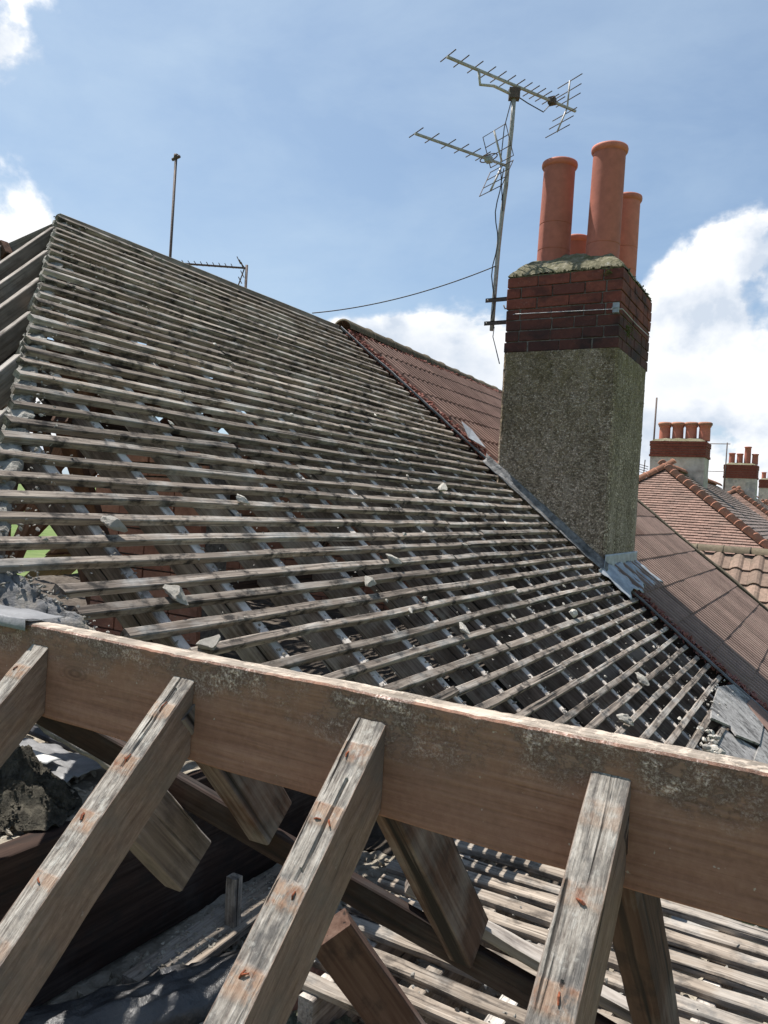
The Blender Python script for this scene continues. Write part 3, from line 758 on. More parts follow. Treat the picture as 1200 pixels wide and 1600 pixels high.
# ---------------------------------------------------------------- loose things in the attic
mb = MB()
def fl(x, y): return -1.42+noise.fractal(V((x*2.2+8, y*2.2, 0)), .8, 2.2, 5)*.035+.01
for _ in range(1500):
    x, y = R.uniform(-1.72, -.2), R.uniform(1.0, 2.7); s = R.uniform(.004, .016)*(1 if R.random() < .85 else 1.8); add_lump(mb, (x, y, fl(x, y)+s*.3), s)
for _ in range(500):
    x, y = R.uniform(-1.70, -1.25), R.uniform(1.25, 2.4); s = R.uniform(.010, .028); add_lump(mb, (x, y, fl(x, y)+s*.35), s)
for _ in range(1400):
    x, y = R.uniform(-3.4, -1.85), R.uniform(.8, 2.3); s = R.uniform(.006, .022); add_lump(mb, (x, y, -.955+s*.2), s)
tag(mb.build('rubble', M['rubble']), kind='stuff')
def lay_board(x0, y0, x1, y1, z0, z1, w, d, label, up=(0, 0, 1), mat='lath'):
    o = plank('loose_board', (x0, y0, z0), (x1, y1, z1), w, d, up, M[mat], None, 14, .002); return tag(o, label, 'board')
lay_board(-1.55, 1.50, -1.60, 2.60, -1.345, -1.335, .14, .03, 'wide dusty board lying on rubble beside the dark binder', mat='lath')
lay_board(-1.47, 1.40, -1.40, 2.30, -1.362, -1.362, .035, .022, 'narrow batten offcut lying on the rubble by the wide board', mat='lath')
o = plank('short_post', (-1.52, 1.86, -1.19), (-1.52, 1.86, -1.40), .036, .04, (1, 0, 0), M['lath'], None, 5, .002); tag(o, 'short upright wood post standing in the rubble', 'post')
o.matrix_basis = o.matrix_basis
def crumple(name, path, wid, mat, label, cat, seed, rise=.05, nu=46, nv=18, amp=.03):
    """a rumpled sheet laid along a path on the floor"""
    mb = MB(); P_ = [V(p) for p in path]
    for i in range(nu+1):
        t = i/nu*(len(P_)-1); a = min(int(t), len(P_)-2); f = t-a; c = P_[a].lerp(P_[a+1], f); dr = (P_[a+1]-P_[a]).normalized(); sd = V((-dr.y, dr.x, 0))
        for j in range(nv+1):
            v = j/nv-.5; q = c+sd*(v*wid*(1+.25*noise.noise(V((i*.2, seed, 0)))))
            ang = max(0, 1-(v*2)**2)
            rid = abs(noise.noise(V((i*.16+seed, j*.4, 0))))+.5*abs(noise.noise(V((i*.42+seed, j*.8+i*.2, 3))))
            q.z += rise*ang**.6+amp*rid; mb.v.append(tuple(q))
    for i in range(nu):
        for j in range(nv): a = i*(nv+1)+j; mb.f.append((a, a+nv+1, a+nv+2, a+1))
    mb.m = [0]*len(mb.f); o = mb.build(name, M[mat], None, smooth=True); s_ = o.modifiers.new('s', 'SOLIDIFY'); s_.thickness = .003
    return tag(o, label, cat)
crumple('plastic_sheet', [(-1.66, 1.18, -1.40), (-1.50, 1.42, -1.39), (-1.36, 1.72, -1.39), (-1.22, 2.05, -1.38), (-1.08, 2.3, -1.39)], .20, 'plastic', 'crumpled roll of black plastic sheet on the rubble', 'plastic sheet', 3, .07)
crumple('felt_sheet', [(-2.75, 1.65, -.93), (-2.35, 1.63, -.93), (-1.98, 1.66, -.93)], .26, 'foil', 'flat grey roofing felt sheet beyond the dark insulation', 'felt sheet', 9, .02, amp=.02)
o = crumple('metal_strip', [(-2.42, 1.58, -.885), (-2.25, 1.60, -.885), (-2.08, 1.60, -.885)], .06, 'lightfoil', 'small bright metal strip lying on the grey felt', 'metal strip', 5, .006, 16, 6, .006)
plank_o = plank('loose_pipe', (-2.9, 1.86, -.90), (-1.86, 1.76, -.90), .035, .035, (0, 0, 1), M['cable'], None, 10, .002, .012); tag(plank_o, 'dark pipe lying behind the grey felt sheet', 'pipe')
def fluff(name, c, r, mat, label, cat, n, s):
    """matted fibre: a lumpy dome with loose tufts"""
    mb = MB(); na, nr = 96, 40
    def H(x, y, d): return c[2]+r[2]*max(0, 1-d*d)*(.8+.5*noise.noise(V((x*9, y*9, 3))))+.020*noise.fractal(V((x*30, y*30, 2)), .8, 2.1, 5)+.010*abs(noise.noise(V((x*90, y*90, 0))))
    for j in range(nr+1):
        for i in range(na):
            d = j/nr*1.08; a = 2*math.pi*i/na; q = d*(1+.16*noise.noise(V((math.cos(a)*2, math.sin(a)*2, c[0])))); x = c[0]+math.cos(a)*q*r[0]; y = c[1]+math.sin(a)*q*r[1]; mb.v.append((x, y, H(x, y, d)))
    for j in range(nr):
        for i in range(na): i2 = (i+1) % na; mb.f.append((j*na+i, (j+1)*na+i, (j+1)*na+i2, j*na+i2))
    mb.m = [0]*len(mb.f)
    for _ in range(n//5):
        a = R.uniform(0, 6.28); d = R.random()**.55; x = c[0]+math.cos(a)*d*r[0]; y = c[1]+math.sin(a)*d*r[1]; add_lump(mb, (x, y, H(x, y, d)-.001), R.uniform(*s)*.7)
    return tag(mb.build(name, M[mat], None, smooth=True), label, cat)
mb = MB()
for _ in range(420):
    x, y = R.uniform(-1.47, -1.26), R.uniform(1.5, 2.45); s = R.uniform(.008, .026); add_lump(mb, (x, y, fl(x, y)+.01+s*.3), s, src=R.choice(LUMPS))
for _ in range(420):
    y = R.uniform(1.52, 2.58); x = -1.575+R.uniform(-.07, .07); s = R.uniform(.003, .011); add_lump(mb, (x, y, -1.342+s*.2), s)
tag(mb.build('plaster_debris', M['rubble']), kind='stuff')
def heap(name, c, r, mat, label, cat, n=260, s=(.02, .05)):
    mb = MB()
    for _ in range(n):
        a = R.uniform(0, 6.28); d = R.random()**.6; x = c[0]+math.cos(a)*d*r[0]; y = c[1]+math.sin(a)*d*r[1]; z = c[2]+R.random()*r[2]*(1-d*d)
        add_lump(mb, (x, y, z), R.uniform(*s), src=R.choice(LUMPS if n < 400 else SMALL))
    me_o = mb.build(name, M[mat], None, smooth=True); return tag(me_o, label, cat)
fluff('insulation_heap', (-2.06, 1.42, -.95), (.24, .17, .14), 'wool', 'dark matted heap of loft insulation by the binder', 'insulation', 5200, (.004, .011))
fluff('insulation_heap', (-1.06, 1.60, -1.41), (.13, .16, .13), 'greenwool', 'mossy grey green heap of insulation, bottom centre', 'insulation', 2600, (.004, .012))
heap('brick_rubble', (-1.15, 1.90, -1.40), (.13, .20, .11), 'wallbrick', 'heap of broken red bricks under the brace', 'rubble', 30, (.03, .06))
for i, (x, y) in enumerate([(-1.44, 1.86), (-1.40, 2.02), (-1.47, 1.93), (-1.33, 2.12), (-1.52, 1.70), (-1.43, 1.75)]):
    o = link('rubble_lump', LUMPS[i % 6].copy(), M['stone'], None, Matrix.Translation((x, y, fl(x, y)+.012)) @ Matrix.Rotation(i*1.3, 4, 'Z') @ Matrix.Diagonal((.040, .026, .024, 1)))
    tag(o, 'dusty lump of broken mortar beside the black plastic sheet', 'rubble', 'broken mortar lumps on the attic floor')

# loose mortar lumps resting on the battens
from math import floor
def on_slope(px, py, s, label, mat='stone'):
    o = link('mortar_lump', LUMPS[R.randint(0, 5)].copy(), M[mat], None,
             Matrix.Translation(SP(px, py, s*.62)) @ NX.to_track_quat('Z', 'Y').to_matrix().to_4x4() @ Matrix.Rotation(R.uniform(0, 6), 4, 'Z') @ Matrix.Diagonal((s*1.45, s*.95, s*.9, 1)))
    return tag(o, label, 'mortar lump', None if label != GL else 'mortar lumps lying on the battens')
GL = 'small pale crumb of mortar, one of those scattered over the battens'
for px, py, s, lab in [
    (-1.861, 1.585, .034, 'oblong cream mortar lump resting on the longest left batten'),
    (-1.623, 1.622, .036, 'pitted white mortar lump wedged above the second broken-ended batten'),
    (-1.982, 2.300, .026, 'pair-sized pale mortar lump on a batten up from the oblong cream one'),
    (-1.684, 2.982, .034, 'upright cream mortar lump in the middle of the battens'),
    (-1.599, 2.639, .034, 'rounded whitest mortar lump below the middle of the battens'),
    (-1.473, 1.598, .036, 'crumbly mortar lump right behind the ridge beam on the left'),
    (-1.343, 3.037, .028, 'small white mortar lump low in the battens behind the beam'),
    (-1.265, 4.397, .034, 'chalky mortar lump on a batten left of the chimney foot'),
    (-.861, 4.388, .038, 'angular mortar lump low on the battens, right of centre'),
    (-.790, 3.690, .040, 'flat pale mortar lump just above the beam on the right'),
    (-2.139, 4.373, .042, 'sandy mortar lump halfway up the battens near the chimney')]:
    on_slope(px, py, s, lab)
for px, py in [(-1.521, 2.676), (-1.827, 3.348), (-1.500, 2.967), (-1.462, 2.772), (-1.343, 3.634), (-1.637, 5.071), (-2.789, 4.591), (-2.908, 5.536),
               (-2.234, 4.090), (-2.352, 4.170), (-1.334, 4.451), (-.650, 4.386), (-.962, 4.009), (-3.126, 4.507), (-1.431, 4.750), (-2.374, 2.293),
               (-1.75, 3.9), (-1.15, 5.0), (-.95, 5.2), (-1.9, 4.9), (-2.6, 3.4), (-3.1, 3.3)]:
    on_slope(px, py, R.uniform(.009, .017), GL)

# ---------------------------------------------------------------- lower right corner: old boards and mortar
cb = thing('eaves_boards', 'overlapping grey weathered boards at the lower right corner of the roof', 'boards', (-.35, 5.2, -1.4))
def sheet(name, pts, h, th, mat, parent, hs=None):
    """flat piece with outline pts on our slope"""
    mb = MB(); n = len(pts); hs = hs or [h]*n
    mb.v = [tuple(SP(x, y, hh)) for (x, y), hh in zip(pts, hs)]+[tuple(SP(x, y, hh-th)) for (x, y), hh in zip(pts, hs)]
    mb.f = [tuple(range(n)), tuple(range(2*n-1, n-1, -1))]+[(i, i+n, (i+1) % n+n, (i+1) % n) for i in range(n)]; mb.m = [0]*len(mb.f)
    me = mb.mesh(name); bm = bmesh.new(); bm.from_mesh(me); bmesh.ops.recalc_face_normals(bm, faces=bm.faces); bm.to_mesh(me); bm.free()
    return link(name, me, mat, parent)
sheet('board', [(-.60, 5.60), (-.575, 5.78), (-.545, 5.98), (-.33, 6.02), (-.31, 5.20), (-.42, 4.98), (-.46, 5.03), (-.55, 4.86), (-.575, 5.1)], .014, .014, M['board'], cb)
sheet('board', [(-.305, 5.21), (-.325, 6.02), (.35, 6.02), (.35, 3.6), (-.10, 3.6), (-.305, 4.4)], .004, .014, M['board'], cb)
sheet('board', [(-.47, 4.98), (-.50, 4.55), (-.40, 4.0), (-.2, 3.5), (.2, 3.3), (.2, 5.0), (-.30, 5.16)], -.012, .014, M['board'], cb)
sheet('board', [(-.44, 5.80), (-.43, 6.00), (-.25, 6.01), (-.27, 5.60)], .020, .006, M['ribtile_red'], cb)
mb = MB()
for _ in range(46):
    a = R.gauss(0, .035); b = R.gauss(0, .14); q_ = R.uniform(.014, .034); link('mortar_piece', LUMPS[R.randint(0, 5)].copy(), M['stone'], cb, Matrix.Translation(SP(-.485+a, 4.42+b, R.uniform(-.01, .02))) @ Matrix.Rotation(R.uniform(0, 6), 4, 'Z') @ Matrix.Rotation(R.uniform(0, 6), 4, 'X') @ Matrix.Diagonal((q_, q_*.8, q_*.7, 1)))
for _ in range(60): add_lump(mb, SP(R.uniform(-.62, -.5), R.uniform(5.0, 5.9), R.uniform(-.01, .015)), R.uniform(.006, .018))
tag(mb.build('mortar_crumbs', M['stone'], cb), kind='stuff')

# ---------------------------------------------------------------- neighbour's tiled slope
nb_ = thing('neighbour_roof', "neighbour's ribbed red brown concrete tile roof behind the chimney", 'tiled roof', (-2.2, 8.3, -.1))
GX = .2535; TW = .30; NYE = 10.62
def rib_tile(nr=3, tw=TW, ln=.375, th=.014, rh=.027):
    """interlocking tile: x down the slope, y across, z out"""
    mb = MB(); ys = []; per = tw/nr
    for i in range(nr):
        o = i*per; ys += [(o, 0), (o+per*.44, 0), (o+per*.52, rh), (o+per*.68, rh*1.15), (o+per*.84, rh), (o+per*.92, 0)]
    ys.append((tw-.001, 0)); n = len(ys)
    for x in (0, ln):
        for y, z in ys: mb.v.append((x, y, z+(.0 if x == 0 else .011)))
    for y, z in ys: mb.v.append((ln, y, .011-th))
    for i in range(n-1):
        mb.f.append((i, i+n, i+n+1, i+1)); mb.f.append((i+n, i+2*n, i+2*n+1, i+n+1))
    mb.m = [0]*len(mb.f); return mb
tile_me = rib_tile().mesh('tile'); tile_me.materials.append(M['ribtile'])
tile_red = rib_tile().mesh('tile'); tile_red.materials.append(M['ribtile_red'])
ang = math.atan(TP)
def slope_mat(x, y, h, yaw_=0.):
    ex = V((math.cos(ang), 0, -math.sin(ang))); ey = V((0, 1, 0)); p = SP(x, y, h)
    return Matrix(((ex.x, 0, NX.x, p.x), (ex.y, 1, NX.y, p.y), (ex.z, 0, NX.z, p.z), (0, 0, 0, 1)))
ntile = 0
for c in range(16):
    x = RX+.04+GX*c
    for j in range(15):
        y = PY+.13+TW*j
        if y+TW > NYE+.05: continue
        if x+.28 > -2.40 and x < -1.52 and y+TW > 5.95 and y < 6.94: 
            if not (y+TW*.5 > 6.94 or x+.15 > -1.52 or x+.1 < -2.42): continue
        me = tile_red if (x < -2.3 or R.random() < .02) else tile_me
        o = bpy.data.objects.new('tile', me); C.objects.link(o); o.parent = nb_; o.matrix_parent_inverse = Matrix.Translation(nb_.location).inverted()
        o.matrix_basis = slope_mat(x, y, .005+R.uniform(-.002, .002)) @ Matrix.Rotation(R.uniform(-.004, .004), 4, 'Z'); ntile += 1
# base layer under the tiles and far verge
mb = MB(); e = .012
for (xa, xb) in ((RX, -.08),):
    mb.v = [tuple(SP(xa, PY+.06, -e)), tuple(SP(xb, PY+.06, -e)), tuple(SP(xb, NYE, -e)), tuple(SP(xa, NYE, -e)),
            tuple(SP(xa, PY+.06, -.1)), tuple(SP(xb, PY+.06, -.1)), tuple(SP(xb, NYE, -.1)), tuple(SP(xa, NYE, -.1))]
    mb.f = [(0, 1, 2, 3), (7, 6, 5, 4), (0, 4, 5, 1), (1, 5, 6, 2), (2, 6, 7, 3), (3, 7, 4, 0)]; mb.m = [0]*6
mb.build('underlay', M['darkwood'], nb_)
mb = MB()
mb.v = [(RX, PY+.06, RZ-.05), (RX, NYE, RZ-.05), (-7.6, NYE, RZ-.05-TP*3.49), (-7.6, PY+.06, RZ-.05-TP*3.49)]; mb.f = [(0, 1, 2, 3)]; mb.m = [0]
ro = mb.build('rear_slope', M['ribtile_red'], nb_); ro.modifiers.new('s', 'SOLIDIFY').thickness = .06
# half round ridge tiles
def half_round(L=.44, r=.115, th=.018, sides=12, span=math.pi*.95):
    mb = MB()
    for x in (0, L*.93, L*.931, L):
        rr_ = r if x <= L*.93 else r+.010
        for k in range(sides+1):
            a = math.pi/2-span/2+span*k/sides; mb.v.append((x, rr_*math.cos(a), rr_*math.sin(a)-r*.35))
    for x in (0, L):
        for k in range(sides+1):
            a = math.pi/2-span/2+span*k/sides; mb.v.append((x, (r-th)*math.cos(a), (r-th)*math.sin(a)-r*.35))
    s1 = sides+1
    for i in range(3):
        for k in range(sides): mb.f.append((i*s1+k, (i+1)*s1+k, (i+1)*s1+k+1, i*s1+k+1))
    for a0, b0, fl_ in ((0, 4, 0), (3, 5, 1)):
        for k in range(sides):
            q = (a0*s1+k, a0*s1+k+1, b0*s1+k+1, b0*s1+k); mb.f.append(q if not fl_ else q[::-1])
    mb.m = [0]*len(mb.f); return mb.mesh('ridge_tile', True)
def run_tiles(name, mesh, mat, p0, p1, L, parent, up=(0, 0, 1), jit=.004):
    p0, p1 = V(p0), V(p1); n = int((p1-p0).length/L); mw, _ = frame(p0, p1, up); 
    if not mesh.materials: mesh.materials.append(mat)
    for i in range(n+1):
        o = bpy.data.objects.new(name, mesh); C.objects.link(o); o.parent = parent; o.matrix_parent_inverse = Matrix.Translation(parent.location).inverted()
        o.matrix_basis = mw @ Matrix.Translation((i*L, R.uniform(-jit, jit), R.uniform(-jit, jit))) @ Matrix.Rotation(R.uniform(-.02, .02), 4, 'Z')
hr = half_round(.44, .115)
run_tiles('ridge_tile', hr, M['ridgetile'], (RX, PY+.05, RZ+.015), (RX, 10.25, RZ-.055), .41, nb_)
mb = MB()
for _ in range(900):
    side = R.uniform(PY+.1, NYE); off = .105+R.gauss(0, .012)
    add_lump(mb, SP(RX+off, side, .028+R.uniform(-.012, .012)), R.uniform(.008, .024))
mb.build('ridge_bedding', M['redmortar'], nb_)
# verge at the far end
plank('verge', SP(RX+.05, NYE+.02, .045), SP(-.10, NYE+.02, .045), .07, .06, NX, M['ridgetile'], nb_, 24, .008, .01)
# broken bedding along the party line
mb = MB()
for _ in range(2600):
    x = R.uniform(RX+.05, -.25)
    if -2.43 < x < -1.46: continue
    add_lump(mb, SP(x, PY+.065+R.uniform(-.05, .06), R.uniform(-.02, .030)), R.uniform(.008, .026))
mb.build('party_bedding', M['redmortar'], nb_)
for xa, xb in ((RX+.02, -2.44), (-1.44, -.22)):
    plank('edge_strip', SP(xa, PY-.008, .020), SP(xb, PY-.008, .020), .010, .018, NX, M['foil'], nb_, 26, .003, .003)
mb = MB(); mb.v = [tuple(SP(x, y, h)) for x, y, h in ((-2.72, 5.98, .05), (-2.86, 6.05, .10), (-2.80, 6.16, .085), (-2.62, 6.10, .06))]; mb.f = [(0, 1, 2, 3)]; mb.m = [0]
mb.build('loose_flashing', M['lead'], nb_).modifiers.new('s', 'SOLIDIFY').thickness = .004
# stray wire on the tiles
tube('fallen_wire', [SP(-3.3+.1*i+.02*math.sin(i), 8.2-.17*i+.05*math.sin(i*1.7), .05+.012*math.sin(i*2)) for i in range(9)], .004, M['wire'], nb_, 5)
nw = thing('neighbour_walls', "neighbour's rendered house walls", 'house', (-3.6, 8.3, GZ))
mb = MB(); mb.box((-7.2, PY+.22, GZ), (-.3, NYE-.08, -1.60)); mb.build('wall', M['wall'], nw)
mb = MB(); yb_ = NYE-.06
mb.v = [(x, y, z) for y in (yb_-.2, yb_) for x, z in ((-7.15, -1.6), (-.3, -1.6), (RX, RZ-.28))]
mb.f = [(0, 1, 2), (5, 4, 3), (0, 3, 4, 1), (1, 4, 5, 2), (2, 5, 3, 0)]; mb.m = [0]*5; mb.build('gable', M['wall'], nw)

# ---------------------------------------------------------------- the big chimney
ch = thing('chimney_stack', 'tall pebbledashed chimney with red brick top and four terracotta pots', 'chimney', (-1.95, 6.45, -.9))
X0, X1, Y0, Y1 = -2.408, -1.478, 5.94, 6.96
ZB, ZT = 1.270, 1.885
# rendered shaft, roughened
mb = MB(); st_ = .0125
def wallgrid(p, q, zlo, zhi, nrm, top_z):
    p, q = V((*p, 0)), V((*q, 0)); nx = int((q-p).length/st_); nz = int((zhi-zlo)/st_); b = len(mb.v)
    for j in range(nz+1):
        for i in range(nx+1):
            c = p.lerp(q, i/nx); z = zlo+(zhi-zlo)*j/nz
            h = noise.noise(V((c.x*80, c.y*80, z*80)))*.0065+noise.noise(V((c.x*9, c.y*9, z*9)))*.006
            ed = min(i, nx-i)*st_
            if ed < .035: h -= (.035-ed)**2*18
            f = V(nrm)*h
            mb.v.append((c.x+f.x, c.y+f.y, z))
    for j in range(nz):
        for i in range(nx): a = b+j*(nx+1)+i; mb.f.append((a, a+1, a+nx+2, a+nx+1))
wallgrid((X0, Y0), (X1, Y0), -.72, ZB+.002, (0, -1, 0), 0)
wallgrid((X1, Y0), (X1, Y1), -1.0, ZB+.002, (1, 0, 0), 0)
wallgrid((X1, Y1), (X0, Y1), -.72, ZB+.002, (0, 1, 0), 0)
wallgrid((X0, Y1), (X0, Y0), -.3, ZB+.002, (-1, 0, 0), 0)
mb.m = [0]*len(mb.f); mb.build('shaft', M['dash'], ch, smooth=True)
mb = MB(); mb.box((X0+.03, Y0+.03, -1.25), (X1-.03, Y1-.03, ZB-.01)); mb.build('core', M['brickm'], ch)
YB1 = Y1+.065
# brick courses
mb = MB(); mb.box((X0+.014, Y0+.014, ZB-.004), (X1-.014, YB1-.014, ZT-.004)); mb.build('brick_mortar', M['brickm'], ch)
chh = (ZT-ZB)/7; G_ = .0045; BD = .12
def brick_box(lo, hi):
    cx = [(a+b)/2 for a, b in zip(lo, hi)]; hx_ = [(b-a)/2-G_ for a, b in zip(lo, hi)]; hx_[2] = (hi[2]-lo[2])/2-.004
    bm = bmesh.new(); bmesh.ops.create_cube(bm, size=2)
    for v in bm.verts: v.co = V((v.co.x*hx_[0], v.co.y*hx_[1], v.co.z*hx_[2]))+V([R.uniform(-.0018, .0018) for _ in range(3)])
    bmesh.ops.bevel(bm, geom=bm.edges[:], offset=.004, segments=1, affect='EDGES')
    me = bpy.data.meshes.new('brick'); bm.to_mesh(me); bm.free()
    return link('brick', me, M['brick'], ch, Matrix.Translation(V(cx)+V((R.uniform(-.003, .003), R.uniform(-.003, .003), 0))) @ Matrix.Rotation(R.uniform(-.006, .006), 4, 'Y'))
def lens(total, first):
    out = [first]; rem = total-first
    while rem > .40:
        l = R.choice((.262, .262, .262, .18)); out.append(l); rem -= l
    out += [rem] if rem < .30 else [rem/2, rem/2]
    return out
for c in range(7):
    z0 = ZB+c*chh; z1 = z0+chh; full = c % 2 == 0; ov = .004 if c >= 4 else 0
    for yy0, yy1 in ((Y0-ov, Y0+BD), (YB1-BD, YB1+ov)):
        xa, xb = (X0-ov, X1+ov) if full else (X0+BD, X1-BD)
        x = xa
        for l in lens(xb-xa, R.choice((.13, .262, .20)) if full else .262): brick_box((x, yy0, z0), (x+l, yy1, z1)); x += l
    for xx0, xx1 in ((X0-ov, X0+BD), (X1-BD, X1+ov)):
        ya, yb2 = (Y0+BD, YB1-BD) if full else (Y0-ov, YB1+ov)
        y = ya
        for l in lens(yb2-ya, .13 if full else .262): brick_box((xx0, y, z0), (xx1, y+l, z1)); y += l
# cement flaunching
mb = MB(); nx_, ny_ = 60, 64
for j in range(ny_+1):
    for i in range(nx_+1):
        x = X0+(X1-X0)*i/nx_; y = Y0+(YB1-Y0)*j/ny_; e = min(x-X0, X1-x, (y-Y0), (YB1-y))
        h = min(1, e/.20)**.75*.20+noise.fractal(V((x*11, y*11, 4)), .8, 2, 4)*.014+.006*abs(noise.noise(V((x*60, y*60, 0))))
        mb.v.append((x+(.006*noise.noise(V((x*30, y*30, 1)))), y, ZT+.004+max(0, h)))
for j in range(ny_):
    for i in range(nx_): a = j*(nx_+1)+i; mb.f.append((a, a+1, a+nx_+2, a+nx_+1))
mb.m = [0]*len(mb.f); mb.box((X0+.01, Y0+.01, ZT-.004), (X1-.01, YB1-.01, ZT+.006))
for _ in range(120):
    t_ = R.choice((0, 1)); x = R.uniform(X0, X1) if t_ else X1; y = Y0 if t_ else R.uniform(Y0, YB1); add_lump(mb, (x+R.gauss(0, .006), y+R.gauss(0, .006), ZT+.008+R.uniform(-.004, .012)), R.uniform(.006, .016))
mb.build('flaunching', M['flaunch'], ch, smooth=False)
# pots
def pot(x, y, zb_, zt, r, lean, label, grooves=(.18, .42)):
    H = zt-zb_; pr_ = [(r*1.03, 0), (r*1.02, .02)]
    for g in grooves: pr_ += [(r*(1.02-.02*g), g*H-.03), (r*(1.02-.02*g), g*H-.006), (r*(1.02-.02*g), g*H-.004), (r*(1.02-.02*g)-.004, g*H-.002), (r*(1.02-.02*g)-.004, g*H+.002), (r*(1.02-.02*g), g*H+.004), (r*(1.02-.02*g), g*H+.006), (r*(1.02-.02*g), g*H+.03)]
    pr_ += [(r*.985, H-.05)]
    pr_.insert(-1, (r*.995, H*.7)); body = lathe(pr_+[(r*.985, H-.045)], 48)
    mw = Matrix.Translation((x, y, zb_)) @ Matrix.Rotation(lean[0], 4, 'Y') @ Matrix.Rotation(lean[1], 4, 'X')
    o = link('chimney_pot', body.mesh('chimney_pot', True), M['terra'], ch, mw); tag(o, label)
    rim = lathe([(r*.985, H-.052), (r*1.06, H-.046), (r*1.115, H-.034), (r*1.125, H-.018), (r*1.10, H-.004), (r*1.04, H), (r*.90, H), (r*.86, H-.01), (r*.85, H-.25), (r*.3, H-.26), (0.001, H-.26)], 48)
    link('rim', rim.mesh('rim', True), M['terra'], o, mw)
pot(-2.125, 6.20, 1.98, 2.875, .130, (.012, 0), 'tall pot on the left')
pot(-1.712, 6.18, 1.98, 2.920, .128, (.010, 0), 'tallest pot at the front corner', (.17,))
pot(-1.680, 6.72, 1.95, 2.725, .112, (.004, 0), 'tall pot behind the front corner one')
pot(-2.10, 6.72, 1.95, 2.425, .110, (0, 0), 'short pot behind the tall ones', ())
# lead: stepped upstand on the front face, apron at the foot
mb = MB(); n = 60
for i in range(n+1):
    t_ = i/n; x = -2.50+(X1+.03+2.50)*t_; zz = SZ(x)
    w1 = .012*noise.noise(V((x*14, 1, 0))); w2 = .02*noise.noise(V((x*9, 4, 0)))
    for (yy, h) in ((Y0-.010-.006*noise.noise(V((x*30, 0, 0))), .085+w1), (Y0-.016, .05), (Y0-.022-.004*noise.noise(V((x*26, 5, 0))), .032), (Y0-.06, .022+w1*.8), (Y0-.085-w2, .014+w1)):
        mb.v.append((x, yy, zz+h))
for i in range(n):
    for j in range(4): a = i*5+j; mb.f.append((a, a+1, a+6, a+5))
mb.m = [0]*len(mb.f); o = mb.build('side_flashing', M['leaddark'], ch, smooth=True); o.modifiers.new('s', 'SOLIDIFY').thickness = .004
mb = MB(); nx_, ny_ = 20, 56
for j in range(ny_+1):
    for i in range(nx_+1):
        y = Y0-.17+(Y1-Y0+.24)*j/ny_; u = i/nx_
        if u < .3: x = X1+.006; z = SZ(X1)+.125-.105*u/.3; z += (.0)
        else:
            x = X1+.006+(u-.3)/.7*(.225+.04*noise.noise(V((y*7, 2, 0)))); z = SZ(x)+.045+.018*noise.noise(V((x*18, y*10, 2)))+.012*math.sin(y*19)+ (.02 if u > .8 else 0)*noise.noise(V((y*25, 0, 1)))
        if y < Y0-.02: z = SZ(max(x, X1))+.022+.018*noise.noise(V((x*18, y*10, 2))) if u >= .3 else SZ(X1)+.02+.01*noise.noise(V((y*30, 0, 0)))
        mb.v.append((x+.004*noise.noise(V((y*30, u*5, 0))), y, z))
for j in range(ny_):
    for i in range(nx_): a = j*(nx_+1)+i; mb.f.append((a, a+1, a+nx_+2, a+nx_+1))
mb.m = [0]*len(mb.f); o = mb.build('lead_apron', M['lead'], ch, smooth=True); o.modifiers.new('s', 'SOLIDIFY').thickness = .004
# strap wire with clamp round the brickwork, brackets, little plant
zs = 1.585
tube('strap_wire', [(X0-.012, Y0+.05, zs+.0), (X0+.09, Y0-.010, zs-.004), (X1-.05, Y0-.012, zs-.022), (X1+.010, Y0-.004, zs-.024)], .0034, M['wire'], ch, 6)
tube('strap_wire', [(X1+.010, Y0+.01, zs-.02), (X1+.010, Y0+.5, zs-.028), (X1+.012, Y1, zs-.02)], .0034, M['wire'], ch, 6)
mb = MB(); mb.box((X1-.055, Y0-.030, zs-.052), (X1-.010, Y0-.005, zs+.022)); mb.box((X1-.060, Y0-.036, zs-.020), (X1-.006, Y0-.028, zs-.010)); mb.build('clamp', M['lead'], ch)
mb = MB()
for _ in range(150):
    p = V((X1+.012, Y0+.17, 1.43))+V((abs(R.gauss(0, .02)), R.gauss(0, .03), R.gauss(0, .035))); d = V([R.uniform(-1, 1) for _ in range(3)])*.012; e_ = V([R.uniform(-1, 1) for _ in range(3)])*.006
    mb.add([p-d, p+e_, p+d], [(0, 1, 2)])
pl = mb.build('wall_weed', M['moss'], None); tag(pl, 'small green weed rooted in the right face of the chimney brickwork', 'plant')
for _ in range(1):
    pb = V((-1.585, 5.925, 1.845)); mb = MB()
    for _ in range(60):
        p = pb+V((R.gauss(0, .018), -abs(R.gauss(0, .006)), R.gauss(0, .012))); add_lump(mb, p, R.uniform(.003, .008))
    pl = mb.build('moss_tuft', M['moss'], None); tag(pl, 'dark moss tuft under the mossy cement on the front brick course', 'moss')

